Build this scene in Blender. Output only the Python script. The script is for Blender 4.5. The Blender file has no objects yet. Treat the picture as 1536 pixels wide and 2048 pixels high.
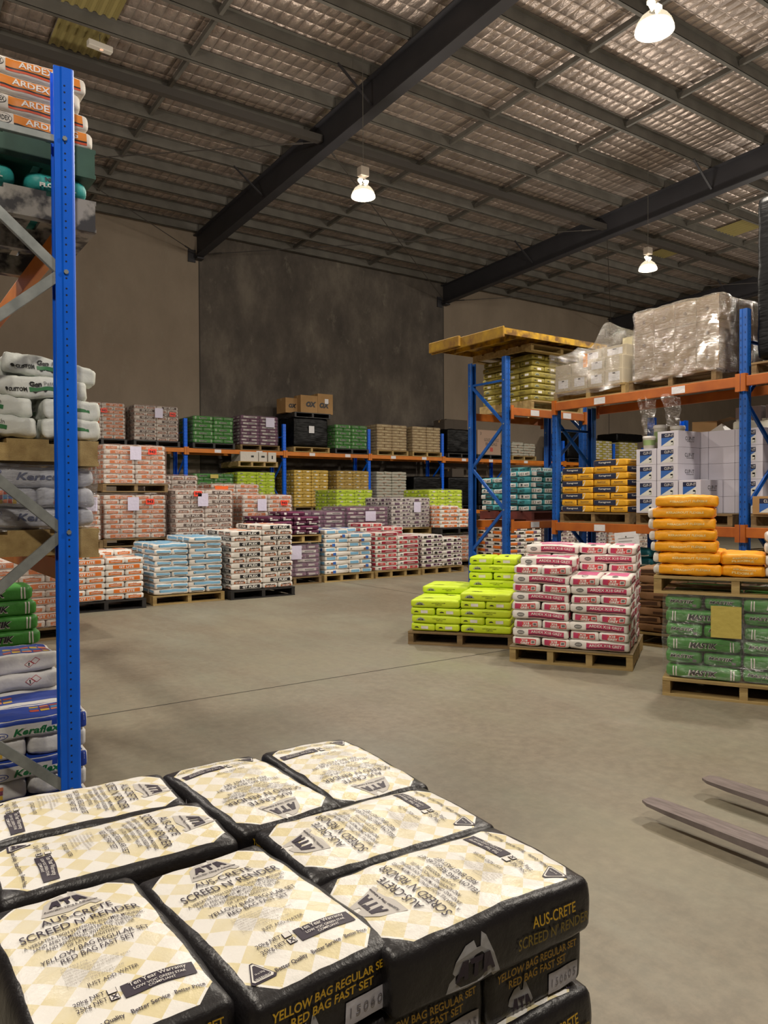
import bpy, bmesh, math, random
from mathutils import Vector, Matrix, noise
from mathutils.geometry import tessellate_polygon
D = bpy.data; C = bpy.context; COL = C.scene.collection
PI = math.pi
R = math.radians

# ---------------------------------------------------------------- camera
FPX = 1520.0
PITCH, ROLL, YAW, EYE = R(-0.87), 0.0045, R(34.9), 1.6
fw = Vector((math.sin(YAW)*math.cos(PITCH), math.cos(YAW)*math.cos(PITCH), math.sin(PITCH)))
r0 = Vector((math.cos(YAW), -math.sin(YAW), 0)); u0 = r0.cross(fw)
rt = r0*math.cos(ROLL)-u0*math.sin(ROLL); up = u0*math.cos(ROLL)+r0*math.sin(ROLL)
cam = D.cameras.new('camera'); cam.sensor_fit = 'HORIZONTAL'; cam.sensor_width = 36
cam.lens = FPX/1536*36; cam.clip_start = .05; cam.clip_end = 200
co = D.objects.new('camera', cam); COL.objects.link(co)
M = Matrix((rt, up, -fw)).transposed().to_4x4(); M.translation = (0, 0, EYE)
co.matrix_world = M
C.scene.camera = co

# ---------------------------------------------------------------- exposure, world
vs = C.scene.view_settings
vs.view_transform = 'Standard'; vs.look = 'None'; vs.gamma = 1; vs.use_curve_mapping = False
vs.exposure = 0.3
LAMP_W = 400.0; LAMP_UP = 235.0
LAMP_COL = (1.0, .91, .79)
w = D.worlds.new('world'); C.scene.world = w; w.use_nodes = True
w.node_tree.nodes['Background'].inputs[0].default_value = (1, .93, .85, 1)
w.node_tree.nodes['Background'].inputs[1].default_value = .02

# ---------------------------------------------------------------- material helpers
def lin(h):
    h = h.lstrip('#'); c = [int(h[i:i+2], 16)/255 for i in (0, 2, 4)]
    return tuple((x/12.92 if x <= .04045 else ((x+.055)/1.055)**2.4) for x in c)+(1,)
MATS = {}
def mat(name, col, rough=.5, metal=0, bump=0, bscale=30, var=0, vscale=5, col2=None, spec=.5, stretch=(1, 1, 1), emit=0):
    if name in MATS: return MATS[name]
    m = D.materials.new(name); m.use_nodes = True; nt = m.node_tree; b = nt.nodes['Principled BSDF']
    b.inputs['Base Color'].default_value = lin(col); b.inputs['Roughness'].default_value = rough
    b.inputs['Metallic'].default_value = metal; b.inputs['Specular IOR Level'].default_value = spec
    if bump or var:
        tc = nt.nodes.new('ShaderNodeTexCoord'); mp = nt.nodes.new('ShaderNodeMapping'); mp.inputs['Scale'].default_value = stretch
        nt.links.new(tc.outputs['Object'], mp.inputs[0])
    if bump:
        n = nt.nodes.new('ShaderNodeTexNoise'); n.inputs['Scale'].default_value = bscale; n.inputs['Detail'].default_value = 3
        nt.links.new(mp.outputs[0], n.inputs['Vector'])
        bp = nt.nodes.new('ShaderNodeBump'); bp.inputs['Strength'].default_value = bump; bp.inputs['Distance'].default_value = .01
        nt.links.new(n.outputs['Fac'], bp.inputs['Height']); nt.links.new(bp.outputs[0], b.inputs['Normal'])
    if var:
        n = nt.nodes.new('ShaderNodeTexNoise'); n.inputs['Scale'].default_value = vscale; n.inputs['Detail'].default_value = 5
        nt.links.new(mp.outputs[0], n.inputs['Vector'])
        r = nt.nodes.new('ShaderNodeValToRGB'); r.color_ramp.elements[0].position = .5-var; r.color_ramp.elements[1].position = .5+var
        r.color_ramp.elements[0].color = lin(col2 or col); r.color_ramp.elements[1].color = lin(col)
        nt.links.new(n.outputs['Fac'], r.inputs[0]); nt.links.new(r.outputs[0], b.inputs['Base Color'])
    if emit:
        b.inputs['Emission Color'].default_value = lin(col); b.inputs['Emission Strength'].default_value = emit
    MATS[name] = m; return m
def paper(name, col, rough=.5): return mat(name, col, rough, bump=.55, bscale=17)
class NB:
    def __init__(s, name):
        s.m = D.materials.new(name); s.m.use_nodes = True; s.nt = s.m.node_tree; s.b = s.nt.nodes['Principled BSDF']; s.out = s.nt.nodes['Material Output']
        MATS[name] = s.m
    def n(s, t, **k):
        x = s.nt.nodes.new('ShaderNode'+t)
        for a, v in k.items(): setattr(x, a, v)
        return x
    def l(s, a, b): s.nt.links.new(a, b)
    def m2(s, op, a, b=None, c=None):
        x = s.n('Math', operation=op)
        for i, v in enumerate((a, b, c)):
            if v is None: continue
            if isinstance(v, (int, float)): x.inputs[i].default_value = v
            else: s.l(v, x.inputs[i])
        return x.outputs[0]
    def mix(s, f, a, b):
        x = s.n('Mix', data_type='RGBA')
        for i, v in ((0, f), (6, a), (7, b)):
            if isinstance(v, (int, float, tuple)): x.inputs[i].default_value = v
            else: s.l(v, x.inputs[i])
        return x.outputs[2]
    def noise(s, vec, scale, detail=4, rough=.5):
        x = s.n('TexNoise'); x.inputs['Scale'].default_value = scale; x.inputs['Detail'].default_value = detail; x.inputs['Roughness'].default_value = rough
        if vec: s.l(vec, x.inputs['Vector'])
        return x.outputs['Fac']
    def ramp(s, f, stops):
        x = s.n('ValToRGB'); e = x.color_ramp.elements
        while len(e) < len(stops): e.new(.5)
        for i, (p, c) in enumerate(stops): e[i].position = p; e[i].color = c if isinstance(c, tuple) else lin(c)
        s.l(f, x.inputs[0]); return x.outputs[0]
    def obj(s, scale=None):
        t = s.n('TexCoord').outputs['Object']
        if scale:
            mp = s.n('Mapping'); mp.inputs['Scale'].default_value = scale; s.l(t, mp.inputs[0]); t = mp.outputs[0]
        return t
    def bump(s, h, strength, dist=.01):
        x = s.n('Bump'); x.inputs['Strength'].default_value = strength; x.inputs['Distance'].default_value = dist
        s.l(h, x.inputs['Height']); s.l(x.outputs[0], s.b.inputs['Normal']); return x.outputs[0]

# floor
k = NB('polished_concrete')
o = k.obj(); big = k.noise(o, .35, 6, .6); mid = k.noise(k.obj((1, .35, 1)), 1.6, 6, .65); fine = k.noise(o, 14, 5, .7)
c1 = k.ramp(big, [(.36, '#736a5a'), (.52, '#838070'), (.66, '#8a8370')])
c2 = k.mix(k.ramp(mid, [(.38, (0, 0, 0, 1)), (.62, (.62, .62, .62, 1))]), c1, lin('#6e6253'))
c3 = k.mix(k.ramp(fine, [(.40, (0, 0, 0, 1)), (.75, (.35, .35, .35, 1))]), c2, lin('#a59a84'))
k.l(c3, k.b.inputs['Base Color'])
k.l(k.ramp(mid, [(.3, (.34, .34, .34, 1)), (.7, (.62, .62, .62, 1))]), k.b.inputs['Roughness'])
k.bump(fine, .06, .004)
# wall: precast panels with joints at the rafters
k = NB('precast_wall')
o = k.obj(); sp = k.n('SeparateXYZ'); k.l(o, sp.inputs[0]); X = sp.outputs[0]; Zc = sp.outputs[2]
n1 = k.noise(k.obj((1, 1, .55)), .9, 8, .68); n2 = k.noise(k.obj((1, 1, .5)), 3.2, 6, .7)
light = k.ramp(n1, [(.3, '#7c6f60'), (.7, '#8b7e6e')]); dark = k.ramp(n1, [(.34, '#423c37'), (.5, '#544d46'), (.66, '#6b6359')])
isd = k.m2('MULTIPLY', k.m2('GREATER_THAN', X, 7.9), k.m2('LESS_THAN', X, 16.6))
c = k.mix(isd, light, dark)
blot = k.ramp(n2, [(.6, (0, 0, 0, 1)), (.74, (.45, .45, .45, 1))])
c = k.mix(blot, c, lin('#8d8778'))
j = None
for jx in (7.9, 16.6, 25.3, -.8):
    q = k.m2('LESS_THAN', k.m2('ABSOLUTE', k.m2('SUBTRACT', X, jx)), .018)
    j = q if j is None else k.m2('MAXIMUM', j, q)
c = k.mix(j, c, lin('#37322d'))
k.l(c, k.b.inputs['Base Color']); k.b.inputs['Roughness'].default_value = .85; k.bump(n2, .15)
# roof foil
k = NB('foil_insulation')
o = k.obj(); sp = k.n('SeparateXYZ'); k.l(o, sp.inputs[0])
ax = k.m2('ABSOLUTE', k.m2('SINE', k.m2('MULTIPLY', sp.outputs[0], PI/.20)))
ay = k.m2('ABSOLUTE', k.m2('SINE', k.m2('MULTIPLY', sp.outputs[1], PI/.30)))
hgt = k.m2('MULTIPLY', k.m2('POWER', ax, .5), k.m2('POWER', ay, .35))
nz = k.noise(k.obj((1.2, .6, 1)), 3.5, 5, .6)
hh = k.m2('ADD', hgt, k.m2('MULTIPLY', nz, 1.6))
k.bump(hh, .9, .045)
k.l(k.mix(k.ramp(nz, [(.35, (0, 0, 0, 1)), (.65, (1, 1, 1, 1))]), lin('#a5978e'), lin('#c4b5ab')), k.b.inputs['Base Color'])
k.b.inputs['Metallic'].default_value = .75; k.b.inputs['Roughness'].default_value = .42
# stretch film
def film(name, col, opac, rough=.22, haze=.35):
    k = NB(name); k.nt.nodes.remove(k.b)
    o = k.obj((1.3, 1.3, 9)); n = k.noise(o, 3.0, 5, .62); n2 = k.noise(k.obj((3, 3, 14)), 6, 4, .6)
    bp = k.n('Bump'); bp.inputs['Strength'].default_value = 1.0; bp.inputs['Distance'].default_value = .11; k.l(k.m2('ADD', n, k.m2('MULTIPLY', n2, .8)), bp.inputs['Height'])
    tr = k.n('BsdfTransparent'); gl = k.n('BsdfGlossy'); gl.inputs['Roughness'].default_value = rough; gl.inputs['Color'].default_value = (.9, .9, .9, 1); k.l(bp.outputs[0], gl.inputs['Normal'])
    df = k.n('BsdfDiffuse'); df.inputs['Color'].default_value = lin(col); k.l(bp.outputs[0], df.inputs['Normal'])
    m1 = k.n('MixShader'); m1.inputs[0].default_value = haze; k.l(gl.outputs[0], m1.inputs[1]); k.l(df.outputs[0], m1.inputs[2])
    m2 = k.n('MixShader'); f = k.ramp(n2, [(.40, (opac*.45,)*3+(1,)), (.58, (opac*.9,)*3+(1,)), (.74, (min(1, opac*2.4),)*3+(1,))]); k.l(f, m2.inputs[0])  # denser opacity streaks stand in for bright glints on the film
    k.l(tr.outputs[0], m2.inputs[1]); k.l(m1.outputs[0], m2.inputs[2]); k.l(m2.outputs[0], k.out.inputs[0])
    return k.m
film('film_clear', '#d8cfc4', .24); film('film_pink', '#ecc4b4', .40, haze=.6); film('film_lilac', '#b5a8b4', .42, haze=.6)
film('film_bag', '#cfc6b4', .46, .2, .25); film('film_green', '#dfe3de', .22, .2, .22)
film('film_cloudy', '#c6c6cc', .34, .16, .8)
# cream diamond print of the black bags
k = NB('cream_diamond_print')
o = k.obj(); sp = k.n('SeparateXYZ'); k.l(o, sp.inputs[0]); x, y, z = sp.outputs
def saw(v, p): return k.m2('PINGPONG', v, p)
a = k.m2('ADD', k.m2('MULTIPLY', x, 1.0), y); b_ = k.m2('SUBTRACT', x, y)
ca = k.m2('GREATER_THAN', saw(a, .056), .028); cb = k.m2('GREATER_THAN', saw(b_, .056), .028)
chk = k.m2('ABSOLUTE', k.m2('SUBTRACT', ca, cb))
nz = k.noise(o, 9, 3)
chk = k.m2('MULTIPLY', chk, k.ramp(nz, [(.3, (.55, .55, .55, 1)), (.6, (1, 1, 1, 1))]))
crm = k.mix(chk, lin('#e3e0da'), lin('#d8cba0'))
ax, ay = k.m2('ABSOLUTE', x), k.m2('ABSOLUTE', y)
wob = k.m2('MULTIPLY', k.m2('SUBTRACT', k.noise(o, 12, 2), .5), .012)
ins = k.m2('MULTIPLY', k.m2('LESS_THAN', k.m2('ADD', ax, wob),   .226), k.m2('LESS_THAN', k.m2('ADD', ay, wob), .128))
ins = k.m2('MULTIPLY', ins, k.m2('LESS_THAN', k.m2('ADD', ax, ay), .315)); ins = k.m2('MULTIPLY', ins, k.m2('GREATER_THAN', z, .085))
k.l(k.mix(ins, lin('#1c1a1c'), crm), k.b.inputs['Base Color']); k.b.inputs['Roughness'].default_value = .38
cr = k.noise(k.obj((1, 1, 1)), 16, 5, .6); k.bump(cr, .45, .012)

blk = mat('black_ink', '#17151a', .5); wht = paper('white_paper', '#dcd8d2'); wink = mat('white_ink', '#e8e6e0', .5)
blu_s = mat('blue_steel', '#0068ee', .34, var=.25, vscale=4, col2='#005fdc'); blu_d = mat('blue_steel_worn', '#1258b0', .42, var=.2, vscale=6, col2='#0e478f')
orange_s = mat('orange_steel', '#d07a1c', .45, var=.25, vscale=5, col2='#b96612'); orange_d = mat('orange_steel_worn', '#b8661c', .5, var=.25, vscale=4, col2='#944812')
galv = mat('galvanised', '#a3a8a8', .42, .5, var=.2, vscale=14, col2='#858b8b'); galv_r = mat('galvanised_roof', '#68655e', .6, .25, var=.2, vscale=3, col2='#57544e')  # roof copy darkened, putting the shade of the purlin undersides into its colour
rafter_m = mat('charcoal_steel', '#2d2c30', .6, var=.2, vscale=2, col2='#262529')
hole_m = mat('hole_dark', '#081a3c', .8); 
wood = mat('pallet_pine', '#b59c66', .7, bump=.3, bscale=40, var=.22, vscale=3, col2='#8f7546', stretch=(1, 6, 6))
wood_d = mat('pallet_pine_worn', '#8e7650', .8, bump=.3, bscale=40, var=.22, vscale=3, col2='#685334', stretch=(1, 6, 6))
wood_r = mat('pallet_red', '#6c2a1e', .7, var=.2, vscale=4, col2='#4a1c16'); pl_blk = mat('plastic_black', '#1c1b1c', .5, var=.1, vscale=9, col2='#2c2a2a')
pl_grn = mat('plastic_green', '#23483c', .55, var=.15, vscale=7, col2='#2f5546'); pl_dirty = mat('plastic_black_dusty', '#2b2a2e', .6, var=.06, vscale=9, col2='#8e8a84')
carton = mat('cardboard', '#a98557', .75, var=.2, vscale=3, col2='#987548'); carton_g = mat('cardboard_dull', '#8d7759', .75, var=.2, vscale=3, col2='#7b674d')
lilac = paper('lilac_sheet', '#c9c4da'); sheet_w = paper('sheet_white', '#d9d8dc'); redtag = mat('red_tag', '#e8402a', .5); yel_sheet = paper('yellow_sheet', '#bfae58')

# ---------------------------------------------------------------- object helpers
def link(o): COL.objects.link(o); return o
def mesh_obj(name, V, F, mats, parent=None, idx=None, smooth=False, auto=None):
    me = D.meshes.new(name); me.from_pydata([tuple(v) for v in V], [], F)
    for m in (mats if isinstance(mats, (list, tuple)) else [mats]): me.materials.append(m)
    if idx: me.polygons.foreach_set('material_index', idx)
    if smooth: me.polygons.foreach_set('use_smooth', [True]*len(F))
    me.update(); o = link(D.objects.new(name, me))
    if parent: o.parent = parent
    return o
def tag(o, label, cat, group=None, kind=None):
    o['label'] = label; o['category'] = cat
    if group: o['group'] = group
    if kind: o['kind'] = kind
    return o
def struct(o, label=None):
    o['kind'] = 'structure'
    if label: o['label'] = label
    return o
def empty(name, loc=(0, 0, 0), rz=0, label=None, cat=None, group=None):
    o = link(D.objects.new(name, None)); o.location = loc; o.rotation_euler = (0, 0, rz); o.empty_display_size = .1
    if label: tag(o, label, cat, group)
    return o
class MB:
    def __init__(s): s.V = []; s.F = []; s.I = []
    def add(s, V, F, i=0):
        n = len(s.V); s.V += [Vector(v) for v in V]; s.F += [tuple(a+n for a in f) for f in F]; s.I += [i]*len(F); return s
    def box(s, x0, x1, y0, y1, z0, z1, i=0, m=None):
        V = [Vector((x, y, z)) for z in (z0, z1) for x, y in ((x0, y0), (x1, y0), (x1, y1), (x0, y1))]
        if m: V = [m @ v for v in V]
        return s.add(V, [(3, 2, 1, 0), (4, 5, 6, 7), (0, 1, 5, 4), (1, 2, 6, 5), (2, 3, 7, 6), (3, 0, 4, 7)], i)
    def bar(s, a, b, wd, th, i=0, upv=(0, 0, 1), bev=0):
        a = Vector(a); b = Vector(b); d = (b-a).normalized(); sd = d.cross(Vector(upv)).normalized(); u = sd.cross(d)
        V = [p+sd*sx*wd/2+u*sy*th/2 for p in (a, b) for sx, sy in ((-1, -1), (1, -1), (1, 1), (-1, 1))]
        return s.add(V, [(3, 2, 1, 0), (4, 5, 6, 7), (0, 1, 5, 4), (1, 2, 6, 5), (2, 3, 7, 6), (3, 0, 4, 7)], i)
    def tube(s, a, b, r1, r2=None, n=12, i=0, cap=True):
        a = Vector(a); b = Vector(b); r2 = r1 if r2 is None else r2; d = (b-a).normalized()
        sd = d.orthogonal().normalized(); u = sd.cross(d)
        V = [p+(sd*math.cos(2*PI*k/n)+u*math.sin(2*PI*k/n))*r for p, r in ((a, r1), (b, r2)) for k in range(n)]
        F = [(k, (k+1) % n, n+(k+1) % n, n+k) for k in range(n)]
        if cap: F += [tuple(range(n-1, -1, -1)), tuple(range(n, 2*n))]
        return s.add(V, F, i)
    def lathe(s, prof, n=20, i=0, c=(0, 0, 0)):
        V = [(c[0]+r*math.cos(2*PI*k/n), c[1]+r*math.sin(2*PI*k/n), c[2]+z) for r, z in prof for k in range(n)]
        F = [(j*n+k, j*n+(k+1) % n, (j+1)*n+(k+1) % n, (j+1)*n+k) for j in range(len(prof)-1) for k in range(n)]
        return s.add(V, F, i)
    def extr(s, prof, z0, z1, th, i=0):
        """open polyline profile in xy given thickness th, extruded in z"""
        P = [Vector((p[0], p[1])) for p in prof]; out = []
        for j, p in enumerate(P):
            t = ((P[min(j+1, len(P)-1)]-P[max(j-1, 0)])).normalized(); out.append(p+Vector((-t.y, t.x))*th)
        n = len(P); V = [(q.x, q.y, z) for z in (z0, z1) for q in P+out[::-1]]; m = 2*n
        F = [(a, (a+1) % m, m+(a+1) % m, m+a) for a in range(m)]
        for a in range(n-1):
            F.append((a, m-1-a, m-2-a, a+1)); F.append((m+a, m+a+1, 2*m-2-a, 2*m-1-a))
        return s.add(V, F, i)
    def build(s, name, mats, parent=None, smooth=False, bevel=0):
        o = mesh_obj(name, s.V, s.F, mats, parent, s.I, smooth)
        if bevel:
            b = o.modifiers.new('bevel', 'BEVEL'); b.width = bevel; b.segments = 2; b.limit_method = 'ANGLE'
        return o

# text as flat mesh data: cap height 1, centred
TC = {}
def text_geo(s, bold=.02, shear=0, res=2, space=1):
    key = (s, bold, shear, res, space)
    if key in TC: return TC[key]
    cu = D.curves.new('lettering', 'FONT'); cu.body = s; cu.offset = bold; cu.shear = shear; cu.resolution_u = res; cu.space_character = space
    ob = D.objects.new('lettering', cu); me = D.meshes.new_from_object(ob)
    V = [(v.co.x, v.co.y) for v in me.vertices]; F = [tuple(p.vertices) for p in me.polygons]
    D.objects.remove(ob); D.curves.remove(cu); D.meshes.remove(me)
    xs = [v[0] for v in V]; cx = (min(xs)+max(xs))/2; h = .70
    V = [((x-cx)/h, y/h-.5) for x, y in V]; wd = (max(xs)-min(xs))/h
    TC[key] = (V, F, wd); return TC[key]
def flat_text(name, s, h, m, parent, mtx, width=None, **kw):
    V, F, wd = text_geo(s, **kw); sx = h if not width else width/wd
    return mesh_obj(name, [mtx @ Vector((x*sx, y*h, 0)) for x, y in V], F, m, parent)

# ---------------------------------------------------------------- sack builder
FACES = {'T': ((1, 0, 0), (0, 1, 0), (0, 0, 1)), 'F': ((1, 0, 0), (0, 0, 1), (0, -1, 0)), 'B': ((-1, 0, 0), (0, 0, 1), (0, 1, 0)),
         'R': ((0, 1, 0), (0, 0, 1), (1, 0, 0)), 'L': ((0, -1, 0), (0, 0, 1), (-1, 0, 0)), 'D': ((1, 0, 0), (0, -1, 0), (0, 0, -1))}
class Sack:
    def __init__(s, L, W, H, seed=0, r=None, wr=.005, bulge=.0035, taper=.14, fr=7.0):
        s.h = Vector((L/2, W/2, H/2)); s.r = r or H*.25; s.seed = seed; s.wr = wr; s.bulge = bulge; s.taper = taper; s.fr = fr
        s.V = []; s.F = []; s.I = []; s.S = []; s.mats = []
    def mi(s, m):
        if m not in s.mats: s.mats.append(m)
        return s.mats.index(m)
    def map(s, face, u, v, eps=0):
        U, Vv, N = (Vector(a) for a in FACES[face]); h = s.h
        p = U*u+Vv*v+Vector((N.x*h.x, N.y*h.y, N.z*h.z))
        p = Vector(max(-h[i], min(h[i], p[i])) for i in range(3))
        q = Vector(max(-h[i]+s.r, min(h[i]-s.r, p[i])) for i in range(3)); d = p-q
        d = d.normalized() if d.length > 1e-9 else N
        p = q+d*(s.r+eps)
        a, b, c = p.x/h.x, p.y/h.y, p.z/h.z
        if c > 0: p.z += s.bulge*(1-min(1, a*a))*(1-min(1, b*b))
        p.y += s.bulge*.6*b*(1-min(1, c*c))
        p.z -= p.z*s.taper*abs(a)**5*.8; p.y -= p.y*.03*abs(a)**4
        w = s.wr
        nv = noise.noise_vector(Vector((p.x*s.fr+s.seed*7.3, p.y*s.fr, p.z*s.fr)))*w + noise.noise_vector(Vector((p.x*s.fr*3+s.seed, p.y*s.fr*3, p.z*s.fr*2)))*w*.45
        return p+nv+Vector((0, 0, h.z))
    def grid(s, face, u0, u1, v0, v1, nu, nv, m, eps=0, keep=None, sm=True):
        n = len(s.V); i = s.mi(m)
        for b in range(nv+1):
            for a in range(nu+1):
                s.V.append(s.map(face, u0+(u1-u0)*a/nu, v0+(v1-v0)*b/nv, eps))
        for b in range(nv):
            for a in range(nu):
                if keep and not keep(u0+(u1-u0)*(a+.5)/nu, v0+(v1-v0)*(b+.5)/nv): continue
                q = n+b*(nu+1)+a; s.F.append((q, q+1, q+nu+2, q+nu+1)); s.I.append(i); s.S.append(sm)
    def body(s, m, nx=12, ny=6, nz=4, fm={}):
        h = s.h; nx, ny, nz = max(nx, 28), max(ny, 14), max(nz, 6)
        for f, (a, b, c, d) in {'T': (h.x, h.y, nx, ny), 'D': (h.x, h.y, nx, ny), 'F': (h.x, h.z, nx, nz), 'B': (h.x, h.z, nx, nz), 'R': (h.y, h.z, ny, nz), 'L': (h.y, h.z, ny, nz)}.items():
            s.grid(f, -a, a, -b, b, c, d, fm.get(f, m))
        return s
    def rect(s, faces, u0, u1, v0, v1, m, eps=.0012, nu=6, nv=3):
        nu = max(nu, math.ceil(abs(u1-u0)/.02)); nv = max(nv, math.ceil(abs(v1-v0)/.013))
        for f in faces: s.grid(f, u0, u1, v0, v1, nu, nv, m, eps)
        return s
    def poly(s, faces, pts, m, eps=.0015, rot=0, at=(0, 0), sc=1):
        cr, sr = math.cos(rot), math.sin(rot); P = [Vector((x, y, 0)) for x, y in pts]; T = tessellate_polygon([P]); i = s.mi(m)
        for f in faces:
            n = len(s.V)
            for p in P: s.V.append(s.map(f, at[0]+sc*(p.x*cr-p.y*sr), at[1]+sc*(p.x*sr+p.y*cr), eps))
            for t in T:
                t = tuple(n+a for a in t); a, b, c = (s.V[q] for q in t); N = Vector(FACES[f][2])
                s.F.append(t if (b-a).cross(c-a).dot(N) > 0 else t[::-1]); s.I.append(i); s.S.append(False)
        return s
    def text(s, faces, txt, u, v, h, m, rot=0, width=None, eps=.0038, align='C', **kw):
        V, F, wd = text_geo(txt, **kw); sx = h if not width else width/wd; W = wd*sx
        off = {'C': 0, 'L': W/2, 'R': -W/2}[align]; cr, sr = math.cos(rot), math.sin(rot); i = s.mi(m)
        for f in faces:
            n = len(s.V)
            for x, y in V:
                x = x*sx+off; yy = y*h; s.V.append(s.map(f, u+x*cr-yy*sr, v+x*sr+yy*cr, eps))
            for t in F:
                s.F.append(tuple(n+a for a in t)); s.I.append(i); s.S.append(False)
        return s
    def oval(s, faces, u, v, a, b, m, eps=.0018, n=14): return s.poly(faces, [(a*math.cos(2*PI*k/n), b*math.sin(2*PI*k/n)) for k in range(n)], m, eps, at=(u, v))
    def mesh(s, name):
        zmin = min(v.z for v in s.V); me = D.meshes.new(name); me.from_pydata([(v.x, v.y, v.z-zmin) for v in s.V], [], s.F)
        for m in s.mats: me.materials.append(m)
        me.polygons.foreach_set('material_index', s.I); me.polygons.foreach_set('use_smooth', s.S)
        bm = bmesh.new(); bm.from_mesh(me); bmesh.ops.remove_doubles(bm, verts=bm.verts, dist=2e-5); bm.to_mesh(me); bm.free()
        me.update(); return me
# ---------------------------------------------------------------- sack products: list of mesh variants each
L0, W0, H0 = .55, .272, .088
P = {}
def variants(key, fn, n=3):
    P[key] = [fn(i) for i in range(n)]
def std(seed, m, L=L0, W=W0, H=H0, **k): return Sack(L, W, H, seed, **k).body(m)
NARROW = dict(bold=.015)
def p_x18(i):
    s = std(i+1, paper('sack_white', '#dfdad3'), wr=.008)
    mg = mat('magenta_ink', '#b83a5e', .5); dk = mat('dark_magenta', '#5a1c38', .5); rd = mat('coral_ink', '#c9474a', .5); pk = mat('pink_ink', '#c9608a', .5); g = mat('grey_ink', '#6b6866', .5)
    s.rect('FB', -.12, .235, -.016, .026, mg).rect('FB', -.12, .235, -.026, -.016, dk).rect('FB', -.12, .235, -.034, -.028, mg)
    s.text('FB', 'ARDEX X18 GREY', .06, .006, .024, wink, width=.31, bold=.012)
    s.oval('FB', -.19, .0, .034, .020, g).text('FB', 'ARDEX', -.19, 0, .016, wht, bold=0, width=.05)
    s.rect('LR', -.105, .1, -.03, .032, rd).rect('LR', -.105, -.055, -.03, .032, mg, .0016)
    s.text('LR', 'X18', -.012, .014, .021, wink, bold=.04, width=.062).text('LR', 'GREY', -.004, -.014, .021, wink, bold=.04, width=.088)
    s.rect('LR', .05, .092, -.018, .018, wht, .0018).rect('LR', .056, .086, -.012, .012, g, .0024)
    s.rect('T', -.13, .07, -.1, .09, pk).rect('T', .085, .2, -.1, .09, pk).rect('T', .07, .076, -.1, .09, blk, .0016); s.oval('T', -.2, 0, .05, .03, g)
    return s.mesh('sack_pink')
def p_lime(i, col='#c8e02a', name='sack_lime', key='lime'):
    s = std(i+11, paper(name, col), wr=.003, r=.02, bulge=.004)
    dk = mat('dark_ink', '#23231f', .5); g = mat('emblem_grey', '#9aa08a', .5)
    mt = [(-.05, -.016), (-.03, .006), (-.018, .014), (-.01, .008), (0, .02), (.012, .008), (.022, .012), (.05, -.016)]
    s.poly('FB', mt, g, at=(-.17, .004), sc=1.1).text('FB', 'ATA', -.17, -.004, .016, dk, bold=.05, shear=.2, width=.065)
    s.text('FB', 'AUSTCRETE MULTI-LAYER', .04, .01, .009, dk, bold=.02).text('FB', 'COMPOUND', .04, -.008, .009, dk, bold=.02)
    s.poly('LR', mt, dk, at=(-.07, 0), sc=.55).rect('LR', -.02, .06, -.02, .018, wht)
    s.poly('T', mt, dk, at=(-.1, 0), sc=1.4)
    return s.mesh(name)
def p_olive(i): return p_lime(i+4, '#8f8236', 'sack_olive')
def p_yellowish(i): return p_lime(i+8, '#c2a24a', 'sack_mustard')
def p_gtlite(i):
    s = std(i+21, paper('sack_white', '#dfdad3'), wr=.006); o = mat('orange_ink', '#dc7426', .5); b = mat('rust_ink', '#a8582a', .5)
    s.rect('FB', -.17, .22, -.027, .029, o).text('FB', 'GT LITE', .025, 0.001, .032, wink, bold=.04, width=.22)
    s.rect('LR', -.095, .095, -.03, .016, o).text('LR', 'LIGHTWEIGHT', 0, -.005, .016, wink, bold=.03, width=.14).text('LR', 'GT LITE', 0, .024, .010, b, bold=.05)
    s.rect('T', -.1, .12, -.08, .08, o)
    return s.mesh('sack_orange')
def p_gtflex(i):
    s = std(i+31, paper('sack_white', '#dfdad3'), wr=.006); o = mat('rust_ink', '#a8582a', .5)
    s.rect('FB', -.14, .23, -.027, .029, blk).text('FB', 'GT FLEX', .045, .001, .034, wink, bold=.04, width=.27)
    s.rect('LR', -.1, .1, -.031, .004, o).text('LR', 'RUBBER MOD', 0, .018, .017, mat('dark_ink', '#23231f'), bold=.05, width=.18).text('LR', 'GT FLEX', 0, -.013, .018, wink, bold=.05, width=.15)
    s.rect('T', -.1, .12, -.08, .08, mat('orange_ink', '#dc7426', .5))
    return s.mesh('sack_black_band')
def p_blue(i):
    s = std(i+41, paper('sack_white', '#dfdad3'), wr=.009); c = mat('sky_ink', '#7fb4d6', .45); n = mat('dark_ink', '#23231f')
    s.rect('FB', -.19, .25, -.008, .036, c).rect('FB', -.19, -.15, -.006, .028, n).rect('FB', -.18, -.158, .0, .022, c, .002).rect('FB', .0, .2, -.03, -.024, mat('grey_ink', '#6b6866'))
    s.rect('LR', -.11, .12, -.006, .034, c).rect('LR', -.1, .1, -.026, -.014, n); s.rect('T', -.22, .25, -.11, .11, c)
    return s.mesh('sack_sky')
def p_eco(i):
    s = std(i+51, paper('sack_purple', '#4f1738'), wr=.006)
    s.rect('FB', -.2, -.15, -.022, .024, wht).text('FB', 'ECOFLEX', .06, -.012, .022, wink, bold=.04)
    s.rect('FB', -.12, .24, .018, .032, mat('plum_ink', '#8b3a66')); s.rect('LR', -.13, .13, -.034, .0, blk).text('LR', 'ECOFLEX', .0, -.016, .022, wink, bold=.05, width=.17).rect('LR', -.09, -.04, .006, .032, wht)
    return s.mesh('sack_plum')
def p_ecowrap(i):
    s = std(i+55, paper('sack_plum_pale', '#7a4a6a'), wr=.006); s.rect('FB', -.2, .2, -.02, .026, wht).rect('LR', -.1, .04, -.02, .022, wht).rect('FB', -.05, .15, -.008, .012, mat('grey_ink', '#6b6866'), .002)
    return s.mesh('sack_plum_band')
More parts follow.
